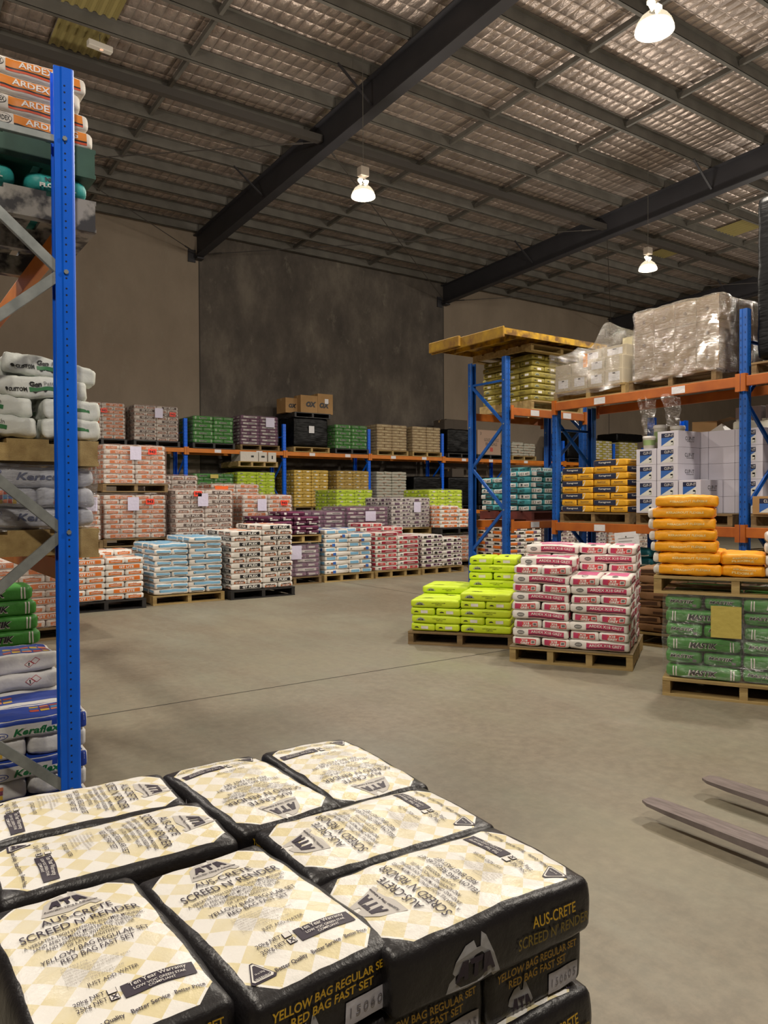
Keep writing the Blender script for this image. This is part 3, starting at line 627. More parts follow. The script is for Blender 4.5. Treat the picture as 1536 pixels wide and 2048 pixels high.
# ---------------------------------------------------------------- stacks of sacks
rnd = random.Random(4)
QN = {(0, 0): 'front left', (1, 0): 'front right', (0, 1): 'back left', (1, 1): 'back right'}
def place_sacks(key, heights, phase=0, step=H0*.998, q=.558, jit=1, long_only=False, W=W0):
    """local positions of sacks on a footprint of 2 x 2 quarters; yields (x, y, z, rot, layer, quarter, which)"""
    for (i, j), n in heights.items():
        for k in range(n):
            z = k*step; lay = (i+j+k+phase) % 2 == 0 or long_only
            for s in (0, 1):
                jx, jy, jr = (rnd.uniform(-.006, .006)*jit, rnd.uniform(-.006, .006)*jit, rnd.uniform(-.018, .018)*jit)
                if lay: x, y, r, wh = i*q+q/2, j*q+q*(.25+.5*s), (0, PI)[s], ('near bag', 'far bag')[s]
                else: x, y, r, wh = i*q+q*(.25+.5*s), j*q+q/2, PI/2, ('left bag', 'right bag')[s]
                yield x+jx, y+jy, z+.001, r+jr, k, (i, j), wh, s
def to_w(x, y, rot, lx, ly): return x+lx*math.cos(rot)-ly*math.sin(rot), y+lx*math.sin(rot)+ly*math.cos(rot)
KN = dict(gtlite='orange_banded_sack', blue='blue_striped_sack', gtflex='black_banded_sack', eco='purple_sack', bluewhite='cobalt_marked_sack', red='crimson_banded_sack', violet='violet_marked_sack', orpur='orange_mauve_sack', whites='grey_white_sack', lime='lime_sack', x18='pink_striped_sack', kg='yellow_navy_sack', olive='olive_sack', teal='teal_sack', brown='paper_sack', brown2='paper_sack', kflex='amber_sack', petrol='petrol_blue_sack', kerflex='green_lettered_sack', kerend='green_lettered_sack', mastik='green_sack', gen='patching_compound_sack', aqua='aqua_sack', ardex='orange_striped_sack', ata='cement_bag', kcolor='white_sack')
def loose(key, x, y, z, rot, heights, desc, group, name=None, cat='bag', off=.025, **kw):
    """each bag of an unwrapped stack is its own thing"""
    out = []
    for lx, ly, lz, r, k, qd, wh, s in place_sacks(key, heights, **kw):
        wx, wy = to_w(x, y, rot, lx+off, ly+off)
        o = link(D.objects.new(name or KN[key], rnd.choice(P[key]))); o.location = (wx, wy, z+lz); o.rotation_euler = (rnd.uniform(-.012, .012), rnd.uniform(-.012, .012), rot+r)
        tag(o, '%s, %s layer, %s quarter, %s' % (desc, ORD[k], QN[qd], wh), cat, group); out.append(o)
    return out
def film_shell(w, d, h, m, parent, seed, wr=.014, bot=0, loc=None):
    s = Sack(w, d, h, seed, r=.05, wr=wr, bulge=.01, taper=.02, fr=4.5)
    hx = s.h
    for f, (a, b, c, e) in {'T': (hx.x, hx.y, 22, 22), 'F': (hx.x, hx.z, 26, 18), 'B': (hx.x, hx.z, 26, 18), 'R': (hx.y, hx.z, 26, 18), 'L': (hx.y, hx.z, 26, 18)}.items(): s.grid(f, -a, a, -b, b, c, e, m)
    me = s.mesh('stretch_film'); o = link(D.objects.new('stretch_film', me)); o.parent = parent; o.location = loc or (w/2-.02, d/2-.02, bot); return o
def wrapped(key, x, y, z, rot, n, label, flm='film_clear', sheets=(), step=H0*.985, skipback=True, name='wrapped_pallet_load', phase=0, hts=None, group=None, q=.556):
    wx, wy = x, y; t = empty(name, (x, y, z), rot, label, 'wrapped load', group)
    hts = hts or {(0, 0): n, (1, 0): n, (0, 1): n, (1, 1): n}
    for lx, ly, lz, r, k, qd, wh, s in place_sacks(key, hts, step=step, phase=phase, q=q):
        nn = hts[qd]
        if skipback and k < nn-1:
            if qd == (1, 1): continue
            lay = (qd[0]+qd[1]+k+phase) % 2 == 0
            if lay and s == 1 and qd[1] == 0 and qd[0] == 1: continue
            if qd == (0, 1) and not lay and s == 1: continue
        o = link(D.objects.new('sack', rnd.choice(P[key]))); o.parent = t; o.location = (lx, ly, lz); o.rotation_euler = (0, 0, r)
    h = max(hts.values())*step; wd = 2*q
    if flm: film_shell(wd+.05, wd+.05, h+.03, MATS[flm], t, rnd.random()*50, loc=(wd/2, wd/2, 0))
    for (m, u, v, sw, sh, txt) in sheets:
        mm = MB().box(u-sw/2, u+sw/2, -.052, -.050, h*v-sh/2, h*v+sh/2); so = mm.build('red_tag' if m is redtag else 'paper_sheet', m, t)
        if txt: flat_text('lettering', txt, sh*.5, blk, so, Matrix.Translation((u, -.0535, h*v)) @ Matrix.Rotation(PI/2, 4, 'X'), bold=.03, width=sw*.75)
    return t
A4 = (.24, .2)
LIL = lambda u, v: (lilac, u, v, .2, .24, None)
TAG = lambda u, v: (redtag, u, v, .15, .1, '943')
# ---------------------------------------------------------------- racking
def upright_mesh(h, m, holes=True):
    pr = [(.012, .0), (.012, -.006), (.04, -.006), (.046, 0.0), (.048, .008), (.048, .052), (.042, .060), (.042, .088), (.03, .088)]
    prof = [(-a, b) for a, b in pr[::-1]]+pr
    k = MB().extr(prof, 0, h, .003)
    if holes:
        for z0 in [q*.0825+.06 for q in range(int((h-.1)/.0825))]:
            for dz in (0, .032):
                for sx in (-1, 1):
                    z = z0+dz; xx = sx*.0487 if False else sx*(.0485)
                    c = [(xx, .040+.0052*math.cos(a*PI/3), z+.0052*math.sin(a*PI/3)) for a in range(6)]
                    k.add(c, [(0, 1, 2, 3, 4, 5)], 1)
            for sx in (-1, 1):
                c = [(sx*.026+.006*a, -.0068, z0+.02+b) for a, b in ((-1, .0), (0, .016), (1, .0), (0, -.016))]
                k.add(c, [(0, 1, 2, 3)], 1)
    me = D.meshes.new('upright'); me.from_pydata([tuple(v) for v in k.V], [], k.F); me.materials.append(m); me.materials.append(hole_m); me.polygons.foreach_set('material_index', k.I); me.update(); return me
UM = {}
def channel(a, b, w=.045, d=.025):
    """thin U channel between two points in a plane x = const; open towards +x"""
    m = MB(); a = Vector(a); b = Vector(b); dr = (b-a).normalized(); n = Vector((1, 0, 0)); sd = dr.cross(n)
    m.bar(a, b, w, .003, upv=n); 
    for s in (-1, 1): m.bar(a+sd*s*w/2+n*d/2, b+sd*s*w/2+n*d/2, .003, d, upv=n)
    return m
def rack(x, y, rot, bays, label, levels=(1.28, 2.97), h=3.73, depth=.84, bay=2.83, bm=None, om=None, brace_m=None, zb=(.17, 1.45, 2.73), flip_brace=False, first_h=None, barlabels=(), side=-1, inset=False):
    t = empty('pallet_rack', (x, y, 0), rot, label, 'pallet rack'); bm = bm or blu_d; om = om or orange_s
    key = (h, bm.name)
    if key not in UM: UM[key] = upright_mesh(h, bm)
    xs = [0]
    for b in bays: xs.append(xs[-1]+b)
    for n, px in enumerate(xs):
        f = empty('upright_frame', (px, 0, 0)); f.parent = t
        for s in (0, 1):
            o = link(D.objects.new('post', UM[key] if not (first_h and n == 0) else upright_mesh(first_h, bm))); o.parent = f; o.location = (0, depth*s, 0); o.rotation_euler = (0, 0, PI*s)
        MB().box(-.07, .07, -.02, .12, 0, .008).box(-.07, .07, depth-.12, depth+.02, 0, .008).build('base_plate', bm, f)
        y0, y1 = .055, depth-.055; bc = brace_m or bm; zz = list(zb)
        xb = side*.030
        pts = []
        for q, z in enumerate(zz):
            pts.append((z, z+.64)); 
            if q+1 < len(zz): pts.append((zz[q+1], z+.64))
        for za, zc in pts:
            if max(za, zc) > (first_h if (first_h and n == 0) else h)-.1: continue
            channel((xb, y0, za), (xb, y1, zc)).build('brace', bc, f)
        hh_ = first_h if (first_h and n == 0) else h
        for z in (zz[0]-.06, hh_-.35): channel((xb, y0, z), (xb, y1, z), .03).build('horizontal_brace', bc, f)
        bo = MB()
        for z in [q for q in zz if q < hh_-.1]+[hh_-.35]:
            for yy in (.042, depth-.042): bo.tube((side*.05, yy, z), (side*.058, yy, z), .012, n=6)
        bo.build('bolt', galv, f)
    for bi, (a, b) in enumerate(zip(xs[:-1], xs[1:])):
        for lv in levels:
            for s in (0, 1):
                yy = ((.03, depth-.03) if inset else (-.03, depth+.03))[s]; k = MB()
                k.box(a+.06, b-.06, yy-.022, yy+.022, lv-.115, lv); 
                bo = k.build('beam', om, t, bevel=.006)
                f0, f1_ = (yy-.034, yy-.030) if s == 0 else (yy+.030, yy+.034)
                for ea, eb, pa, pb in ((a+.05, a+.06, a+.003, a+.0505), (b-.06, b-.05, b-.0505, b-.003)):
                    cn = MB().box(ea, eb, min(f0, yy-.03), max(f1_, yy+.03), lv-.17, lv+.03)
                    if not inset: cn.box(pa, pb, f0, f1_, lv-.17, lv+.03)
                    cn.build('beam_connector', om, bo)
                if s == 0:
                    for u, txt in ((.3, 'C-%d00' % (bi+6)), (.72, 'C-%d10' % (bi+6))):
                        cx = a+(b-a)*u; p = MB().box(cx-.09, cx+.09, yy-.0245, yy-.0225, lv-.1, lv-.015).build('location_label', sheet_w, bo)
    return t
rack(.912, 4.02, PI/2, (2.83, 2.83), 'nearest blue and orange pallet rack with galvanised braces at left edge', levels=(1.31, 3.0), h=3.73, bm=blu_s, brace_m=galv, side=-1, inset=True)
rack(4.17, 18.9, 0, (2.83,)*7+(2.83,), 'long blue and orange pallet rack against the far wall', bm=blu_s, side=-1)
rack(7.97, 8.2, 0, (1.7,), 'narrow single bay rack holding teal bags under the yellow steel platform', bm=blu_d, om=orange_d, side=-1)
rack(8.2, 7.5, -PI/2, (2.8, 2.83), 'tall right hand rack carrying wrapped cartons, yellow bags and white boxes', first_h=2.95, bm=blu_d, om=orange_d, side=-1)
rack(9.22, 6.65, -PI/2, (2.83,), 'low rack with bright blue post standing behind the white boxes', levels=(1.28,), h=2.75, bm=blu_s, depth=.84, side=-1)

# ---------------------------------------------------------------- front row on the floor, left to right
N_ = dict
def pl(x, y, m, lab, nb=3, **k): return pallet(x, y, k.pop('z', 0), k.pop('rot', 0), m, lab, nb, **k)
pl(2.43, 11.42, pl_blk, 'black plastic pallet under the orange banded bags on the floor', name='plastic_pallet')
loose('gtlite', 2.43, 11.42, .145, 0, {(0, 0): 8, (1, 0): 7, (0, 1): 10, (1, 1): 8}, 'orange banded white bag in floor stack', 'orange banded bags stacked on the black pallet at left')
pl(3.74, 11.55, wood, 'pine pallet under the pale blue striped bags')
loose('blue', 3.74, 11.55, .145, 0, {(0, 0): 9, (1, 0): 10, (0, 1): 9, (1, 1): 10}, 'pale blue striped white bag', 'pale blue striped bags on the floor', jit=2.2)
pl(4.97, 11.45, pl_blk, 'black plastic pallet under the black banded bags', name='plastic_pallet')
loose('gtflex', 4.97, 11.45, .145, 0, {(0, 0): 11, (1, 0): 12, (0, 1): 11, (1, 1): 12}, 'black banded white bag', 'black banded bags on the floor', phase=0, jit=1.4)
pl(6.28, 12.8, wood_d, 'pallet under the wrapped grey purple load beside the black banded bags')
wrapped('ecowrap', 6.3, 12.82, .145, 0, 7, 'grey wrapped load of purple bags on floor beneath the dark purple bags', 'film_lilac', [(lilac, .56, .78, .26, .26, None)])
pl(6.28, 12.8, wood, 'pine pallet carrying the dark purple bags, on top of a wrapped load', z=.80, nb=4)
loose('eco', 6.28, 12.8, .945, 0, {(0, 0): 4, (1, 0): 4, (0, 1): 4, (1, 1): 5}, 'dark purple bag', 'dark purple bags stacked above a wrapped load')
pl(7.52, 12.82, wood, 'pine pallet under the white bags with cobalt marks', nb=4)
loose('bluewhite', 7.52, 12.82, .145, 0, {(0, 0): 10, (1, 0): 9, (0, 1): 10, (1, 1): 10}, 'white bag with cobalt mark', 'white bags with cobalt marks', long_only=False, jit=1.5)
pl(8.75, 12.85, wood, 'pine pallet under the crimson banded bags', nb=4)
loose('red', 8.75, 12.85, .145, 0, {(0, 0): 9, (1, 0): 8, (0, 1): 11, (1, 1): 10}, 'crimson banded white bag', 'crimson banded bags')
pl(9.98, 12.87, wood, 'pine pallet under the white bags with violet blocks', nb=4)
loose('violet', 9.98, 12.87, .145, 0, {(0, 0): 8, (1, 0): 7, (0, 1): 8, (1, 1): 7}, 'white bag with violet blocks', 'white bags with violet blocks')

# ---------------------------------------------------------------- second row, wrapped and tiered
def tier(key, x, y, zs, labs, flm, pm=wood_d, sheets=((), (), ()), **kw):
    for n, ((z, cnt), lab) in enumerate(zip(zs, labs)):
        pallet(x, y, z, 0, pm, 'pallet beneath the ' + lab[0], 3)
        wrapped(key, x+.02, y+.02, z+.145, 0, cnt, lab[1], flm, sheets[n] if n < len(sheets) else (), **kw)
tier('gtlite', 3.6, 13.8, ((0, 7), (.79, 9), (1.77, 8)), (('lowest wrapped orange bags of the tall tower', 'lowest pink film wrapped load of orange banded bags in the three-tier tower'), ('middle wrapped orange bags of the tall tower', 'middle pink film wrapped load of orange banded bags in the three-tier tower'), ('top wrapped orange bags of the tall tower', 'topmost pink film wrapped load of orange banded bags in the three-tier tower')), 'film_pink', sheets=((), (LIL(.5, .8), TAG(.8, .85)), (LIL(.55, .8), TAG(.85, .85))))
tier('gtlite', 2.35, 13.5, ((0, 7), (.79, 9)), (('lower wrapped load at the far left', 'lower wrapped orange bag load left of the three-tier tower'), ('upper wrapped load at the far left', 'upper wrapped orange bag load left of the three-tier tower')), 'film_pink', sheets=((), (LIL(.95, .8), TAG(.75, .8))))
tier('gtflex', 4.83, 13.6, ((0, 7), (.79, 10)), (('lower wrapped black banded bags', 'lower wrapped load of black banded bags behind the pale blue bags'), ('upper wrapped black banded bags', 'upper wrapped load of black banded bags with red tag, behind the blue bags')), 'film_pink', sheets=((), (LIL(.5, .8), TAG(.4, .93))))
tier('gtflex', 4.75, 15.2, ((0, 10), (1.02, 11)), (('lower rear load', 'lower wrapped load hidden behind the black banded wrapped pair'), ('upper rear load', 'wrapped load with red tag peeking up right of the three-tier tower')), 'film_pink', sheets=((), (TAG(.25, .85),)))
tier('gtlite', 6.38, 14.1, ((0, 7), (.79, 9)), (('lower pink wrapped bags', 'lower pink wrapped load behind the dark purple bags'), ('upper pink wrapped bags', 'upper pink wrapped load with red tag behind the dark purple bags')), 'film_pink', sheets=((), (LIL(.4, .75), TAG(.9, .8))))
tier('gtlite', 6.3, 15.5, ((0, 9), (.95, 10)), (('lower rear pink load', 'lower pink wrapped load at the rear behind the dark purple bags'), ('upper rear pink load', 'rear pink wrapped load with orange tag below the white cartons')), 'film_pink', sheets=((), ((mat('orange_tag', '#e8641c'), .2, .9, .3, .1, None),)))
tier('ecowrap', 7.75, 14.2, ((0, 14),), (('left grey film load of purple bags', 'left grey film wrapped load of purple bags behind the cobalt marked bags'),), 'film_lilac')
tier('ecowrap', 8.9, 14.2, ((0, 15),), (('right grey film load of purple bags', 'right grey film wrapped load of purple bags with lilac sheet'),), 'film_lilac', sheets=(((lilac, .6, .85, .28, .22, None),),))
tier('lime', 10.12, 14.2, ((0, 7),), (('lime load below the violet wrapped load', 'lime wrapped load squeezed below the lilac wrapped violet bags'),), 'film_clear')
tier('violet', 10.12, 14.2, ((.81, 8),), (('lilac wrapped violet bags', 'lilac film wrapped load of violet marked bags above the crimson bags'),), 'film_lilac', pm=wood, sheets=((LIL(.7, .7),),))
tier('lime', 12.0, 15.2, ((0, 8), (.85, 10)), (('lower lime wrapped load', 'lower lime wrapped load right of the violet wrapped load'), ('upper lime wrapped load', 'tall upper lime wrapped load right of the violet wrapped load')), 'film_clear')
tier('gtlite', 11.32, 13.9, ((0, 7),), (('pink wrapped load under the black pallet', 'pink wrapped load on floor right of the violet block bags'),), 'film_pink')
pl(11.32, 13.9, pl_blk, 'black plastic pallet under the sagging orange and white bags', z=.79, name='plastic_pallet')
loose('gtlite', 11.32, 13.9, .935, 0, {(0, 0): 6, (1, 0): 5, (0, 1): 6, (1, 1): 5}, 'sagging orange white bag', 'sagging orange and white bags on the raised black pallet', jit=2)
tier('lime', 10.1, 16.6, ((0, 9), (.95, 9)), (('lower lime wrapped load at the rear', 'lower rear lime wrapped load below the mustard bags'), ('upper lime wrapped load at the rear', 'pale lime wrapped load in front of the mustard bags')), 'film_clear')
pl(12.75, 13.1, wood_d, 'pallet under the orange and mauve bags seen through the rack')
loose('orpur', 12.75, 13.1, .145, 0, {(0, 0): 10, (1, 0): 10, (0, 1): 11, (1, 1): 11}, 'orange and mauve bag', 'orange and mauve bags seen through the rack')
for n, (x, k_, fl_) in enumerate(((13.98, 'violet', 'film_pink'), (15.2, 'violet', 'film_lilac'), (16.45, 'gtlite', 'film_pink'), (17.7, 'gtflex', 'film_pink'), (19.0, 'violet', 'film_pink'))):
    s_ = ['first', 'second', 'third', 'fourth', 'fifth'][n]
    tier(k_, x, 13.1, ((0, 11),), (('%s wrapped load right of the orange and mauve bags' % s_, '%s wrapped bag load to the right of the orange and mauve bags' % s_),), fl_)

# ---------------------------------------------------------------- loads on the far rack
UL = [(4.35, 'gtlite', 10, pl_blk, 'film_pink', (LIL(.3, .8), TAG(.6, .78)), 'pink wrapped orange bag load, first at left on the far rack top'),
      (5.68, 'gtflex', 10, pl_blk, 'film_pink', (LIL(.6, .8), TAG(.95, .78)), 'pink wrapped black banded load on the far rack top, left of blue post'),
      (7.18, 'mastik', 7, pl_blk, 'film_green', (), 'green bag load in clear film, first right of the left blue post'),
      (8.5, 'ecowrap', 9, wood_d, 'film_lilac', ((lilac, .85, .8, .26, .26, None),), 'purple bag load with lilac sheet, left of the black wrapped load'),
      (11.45, 'mastik', 7, pl_blk, 'film_green', (), 'green bag load in clear film, right of the black wrapped load'),
      (12.92, 'beige', 9, wood, 'film_clear', (), 'beige wrapped load on the far rack, left one of two'),
      (14.25, 'beige', 9, wood, 'film_clear', (), 'beige wrapped load on the far rack, right one of two')]
for x, key, n, pm, fl_, sh, lab in UL:
    pallet(x-.02, 18.83, 2.97, 0, pm, 'far rack pallet under the load in the %s position' % {4.35: 'leftmost', 5.68: 'second', 7.18: 'third', 8.5: 'fourth', 11.45: 'sixth', 12.92: 'seventh', 14.25: 'eighth'}[x], 3)
    wrapped(key, x, 18.86, 3.115, 0, n, lab, fl_, sh, step=(.0985 if key == 'mastik' else H0*.985))
def blackwrap(x, y, z, rot, w, d, h, lab, sheets=(), wr=.012):
    t = empty('black_wrapped_load', (x, y, z), rot, lab, 'wrapped load')
    m = mat('black_film', '#060607', .4, bump=.8, bscale=5, stretch=(1, 1, 5), spec=.2)
    s = Sack(w, d, h, x*3+y, r=.05, wr=wr, bulge=.01, taper=.03, fr=5).body(m, 26, 26, 24); o = link(D.objects.new('black_film', s.mesh('black_film'))); o.parent = t; o.location = (w/2, d/2, 0)
    for m2, u, v, sw, sh in sheets: MB().box(u-sw/2, u+sw/2, -.034, -.03, v-sh/2, v+sh/2).build('paper_sheet', m2, t)
    return t
pl(10.08, 18.83, wood, 'pine pallet beneath the black wrapped load topped by cartons', z=2.97); blackwrap(10.1, 18.86, 3.115, 0, 1.12, 1.12, .82, 'black film wrapped load with white sheet, cartons stacked on top', ((sheet_w, .55, .5, .17, .2),))
pl(10.1, 18.8, pl_blk, 'dark pallet under the brown cartons, above the black wrapped load', z=3.94, name='plastic_pallet')
pl(15.65, 18.83, pl_blk, 'black pallet beneath the black load with orange label on rack', z=2.97, name='plastic_pallet'); blackwrap(15.67, 18.86, 3.115, 0, 1.14, 1.12, .78, 'black film wrapped load with small orange label beside rack post', ((mat('orange_label', '#f09a1c'), 1.0, .62, .12, .1),))
pl(16.92, 18.83, pl_blk, 'black pallet beneath the hand marked carton', z=2.97, name='plastic_pallet')
# cartons
def carton_box(w, d, h, m, loc, rot, lab, group=None, cat='carton', name='carton', tape=True, parent=None):
    t = MB().box(-w/2, w/2, -d/2, d/2, 0, h).build(name, m, None, bevel=.004)
    t.location = loc; t.rotation_euler = (0, 0, rot)
    if parent: t.parent = parent
    elif lab: tag(t, lab, cat, group)
    if tape: MB().box(-w/2-.001, w/2+.001, -.025, .025, h, h+.001).box(-w/2-.0015, -w/2, -.025, .025, h-.07, h).build('tape', mat('tape_tan', '#b7996a', .35), t)
    return t
def front_text(t, d, txt, h, z, x=0, m=blk, width=None, name='printing', side='F', w=0, **k):
    mtx = Matrix.Translation((x, -d/2-.0015, z)) @ Matrix.Rotation(PI/2, 4, 'X') if side == 'F' else Matrix.Translation((-w/2-.0015, x, z)) @ Matrix.Rotation(-PI/2, 4, 'Z') @ Matrix.Rotation(PI/2, 4, 'X')
    return flat_text(name, txt, h, m, t, mtx, width=width, **k)
b1 = carton_box(.55, .4, .5, carton, (10.62, 19.1, 4.085), 0, 'brown carton with black ox lettering, middle of the three on top', 'brown cartons on top of the black load'); front_text(b1, .4, 'OX', .13, .25, .06, bold=.08, shear=.2)
b2 = carton_box(.5, .4, .58, carton, (11.16, 19.12, 4.085), 0, 'tallest brown carton with lettering and white slip, right of the three', 'brown cartons on top of the black load'); front_text(b2, .4, 'OX', .13, .25, -.03, bold=.08, shear=.2); MB().box(-.02, .1, -.204, -.202, .3, .44).build('white_slip', sheet_w, b2)
b3 = carton_box(.45, .5, .42, carton, (10.18, 19.35, 4.085), .05, 'brown carton set back, left of the three on the black load', 'brown cartons on top of the black load'); front_text(b3, .5, 'OX', .1, .2, 0, bold=.08, shear=.2)
carton_box(.28, .3, .1, carton_g, (11.6-.19, 19.0-.1, 4.085), 0, 'flat small carton lying right of the tallest brown carton')if False else None
g1 = carton_box(1.05, 1.0, .82, mat('carton_pinkgrey', '#a48a78', .7), (17.5, 19.4, 3.115), 0, 'big upright carton with black marker writing and red stamp, on far rack')
front_text(g1, 1.0, 'GOLES N ITEGS', .10, .5, .1, bold=.0, width=.66); front_text(g1, 1.0, 'BRONDALE', .11, .36, .1, bold=0, width=.52); front_text(g1, 1.0, '3', .1, .7, -.38, bold=0)
front_text(g1, 1.0, 'l8', .13, .18, .1, m=mat('stamp_red', '#b23a30'), bold=.05)
carton_box(.9, .6, .35, mat('carton_dark', '#4a4138', .8), (16.3, 19.45, 3.895), 0, 'dim brown carton on the black load with the orange label')
carton_box(.4, .5, .3, mat('carton_dark', '#4a4138', .8), (15.95-.1, 19.3, 3.895), .1, 'small dim box left of the dim brown carton')
pl(18.5, 18.83, wood, 'pine pallet under the grey white sacks on the far rack', z=2.97); loose('whites', 18.5, 18.83, 3.115, 0, {(0, 0): 5, (1, 0): 5, (0, 1): 5, (1, 1): 6}, 'grey white sack on far rack', 'grey white sacks on the far rack', jit=2)
pl(21.3, 18.83, pl_blk, 'black pallet beneath the tall black load behind the right rack frame', z=2.97, name='plastic_pallet'); blackwrap(21.32, 18.86, 3.115, 0, 1.14, 1.12, .95, 'tall black wrapped load seen between the right rack posts', ((sheet_w, .9, .5, .14, .16),))
for n, x in enumerate((22.7, 24.25)):
    pl(x-.02, 18.83, wood_d, 'pallet beneath the %s lemon load on the far rack' % ('left', 'right')[n], z=2.97); wrapped('yw', x, 18.86, 3.115, 0, 8, '%s lemon and white wrapped load at the far right of the far rack' % ('left', 'right')[n], 'film_clear')
blackwrap(24.1, 18.86, 3.845, 0, 1.6, 1.0, .3, 'flat black wrapped pack lying over the right lemon load')
# lower level
LL = [(7.18, 'mastik', 9, pl_blk, 'film_green', ((yel_sheet, .55, .93, .22, .1, None),), 'green bag load on the lower beams, half hidden behind wrapped bags'),
      (8.4, 'lime', 11, wood_d, 'film_clear', (), 'lime bag load on the lower beams beneath the white cartons'),
      (10.1, 'mustard', 12, wood_d, None, (), 'mustard bag load on the lower beams, just right of blue post'),
      (11.5, 'mustard', 12, wood_d, 'film_clear', (), 'mustard bag load in shiny film, second right of blue post'),
      (12.9, 'whites', 12, wood_d, None, (), 'small brown and white bag load right of the mustard bags')]
for x, key, n, pm, fl_, sh, lab in LL:
    pallet(x-.02, 18.83, 1.28, 0, pm, 'lower beam pallet beneath the %s' % {7.18: 'green bags', 8.4: 'lime bags', 10.1: 'left mustard bags', 11.5: 'right mustard bags', 12.9: 'brown and white bags'}[x], 3)
    wrapped(key, x, 18.86, 1.425, 0, n, lab, fl_, sh, step=(.0985 if key == 'mastik' else H0*.985), name='wrapped_pallet_load' if fl_ else 'pallet_load_of_bags')
for x, lab in ((14.3, 'black wrapped load on lower beams right of the brown white bags'), (15.7, 'black wrapped load on lower beams with brown box on top'), (17.0, 'black wrapped load on lower beams behind the rack post')):
    pl(x-.02, 18.83, pl_blk, 'black pallet beneath the ' + lab.replace('black wrapped', 'dark'), z=1.28, name='plastic_pallet'); blackwrap(x, 18.86, 1.425, 0, 1.14, 1.12, .92, lab, wr=.008)
carton_box(.5, .4, .28, mat('carton_dark', '#4a4138', .8), (16.3, 19.3, 2.345), 0, 'brown box on the lower beam black load near the post')
pl(8.38, 18.75, wood, 'pine pallet carrying three white cartons above the lime bags', z=2.52, nb=4)
for n, (x, w) in enumerate(((8.72, .52), (9.12, .24), (9.4, .24))):
    c = carton_box(w, .6, .26, paper('carton_white', '#c9c3ba'), (x, 19.1, 2.665), 0, 'white carton with dark hand hole above the lime bags, %s of three' % ('left', 'middle', 'right')[n], 'white cartons above the lime bags', tape=False)
    o_ = MB().box(-.05+(.1 if n == 0 else 0), .03+(.1 if n == 0 else .02), -.302, -.3, .11, .16) if n < 2 else MB().box(-.02, .02, -.302, -.3, .08, .17); o_.build('hand_hole', blk, c)
# ---------------------------------------------------------------- centre right: lime and pink stacks on the floor
RL = R(-51.2); lx_, ly_ = 5.044, 6.775
pallet(lx_, ly_, 0, RL, wood_d, 'weathered pine pallet under the bright lime bags', 3)
loose('lime', lx_, ly_, .145, RL, {(0, 0): 4, (1, 0): 5, (0, 1): 5, (1, 1): 9}, 'bright lime bag', 'bright lime bags in the middle of the floor', phase=1)
RX18 = R(-58.1); px_, py_ = 5.306, 5.446
pallet(px_, py_, 0, RX18, wood, 'solid pine pallet under the pink striped bags', 4, h=.15, slat=7)
MBd = MB().box(-.585, .585, -.585, .585, 0, .006).build('cardboard_sheet', mat('slip_sheet', '#7a6a50', .8)); MBd.location = (*to_w(px_, py_, RX18, .5825, .5825), .15); MBd.rotation_euler = (0, 0, RX18); tag(MBd, 'brown slip sheet between the pink striped bags and pine pallet', 'cardboard sheet')
loose('x18', px_, py_, .157, RX18, {(0, 0): 9, (1, 0): 8, (0, 1): 11, (1, 1): 11}, 'pink striped white bag', 'pink striped bags on the solid pine pallet', phase=1, jit=1.6)
for n, (lx, ly, lz, r, lab) in enumerate(((.35, .28, .157+9*.0868, .05, 'left front'), (.80, .60, .157+8*.0868+.0, .5, 'tilted middle'))):
    wx, wy = to_w(px_, py_, RX18, lx, ly)
    if n == 0:
        o = link(D.objects.new('pink_striped_sack', P['x18'][n])); o.location = (wx, wy, lz); o.rotation_euler = (0, 0, RX18+r)
        tag(o, 'loose pink striped bag lying on the top at the %s of the stack' % lab, 'bag', 'pink striped bags on the solid pine pallet')
# ---------------------------------------------------------------- green wrapped pallet at right with amber bags on a second pallet
RM = R(-61); mx, my = 5.40, 3.777
pallet(mx, my, 0, RM, wood, 'pine pallet at the right edge under the green wrapped bags', 3, w=1.2)
wrapped('mastik', mx+.03, my+.0, .147, RM, 6, 'clear film wrapped load of green bags at the right edge with yellow sheet', 'film_green', ((yel_sheet, .46, .72, .22, .25, None),), step=.112, q=.575, phase=0, skipback=False)
pallet(*to_w(mx, my, RM, -.07, .02), .83, RM, wood, 'pine pallet carrying the amber bags, on the green wrapped load', 3, w=1.22)
def put(key, v, x, y, z, rz, lab, group, name=None, rx=0, ry=0, cat='bag', sc=(1, 1, 1)):
    o = link(D.objects.new(name or KN[key], P[key][v % len(P[key])])); o.location = (x, y, z); o.rotation_euler = (rx, ry, rz); o.scale = sc
    tag(o, lab, cat, group); return o
seam_me = None
def amber(lx, ly, z, r, lab, n, seam=True):
    wx, wy = to_w(mx, my, RM, lx-.075, ly)
    o = put('kflex', n, wx, wy, z, RM+r, lab, 'amber bags on the raised pine pallet', sc=(.84, .9, .86))
    if seam:
        s = Sack(.07, .2, .085, 300+n, r=.03, wr=.012, taper=.0).body(MATS['sack_seam'], 6, 8, 6); q = link(D.objects.new('folded_end', s.mesh('folded_end'))); q.parent = o; q.location = (-.30, -.06+.01*(n % 3), .012); q['label'] = 'white folded end'
for k_ in range(7):
    amber(.25+[.03, .02, .0, -.01, -.02, -.02, .0][k_], .19, .975+k_*.092, [0, .02, -.02, .01, .03, -.02, .03][k_], 'amber bag in the left tower of seven, %s layer' % ORD[k_], k_, seam=k_ < 6)
for k_ in range(2): amber(.665, .30, .975+k_*.092, PI/2, 'amber bag with end facing out in the low pair, %s layer' % ORD[k_], k_+3, False)
for k_ in range(4): amber(1.10, .2, .975+k_*.092, [.0, .03, -.02, .04][k_], 'amber bag in the right edge tower, %s layer' % ORD[k_], k_+2)
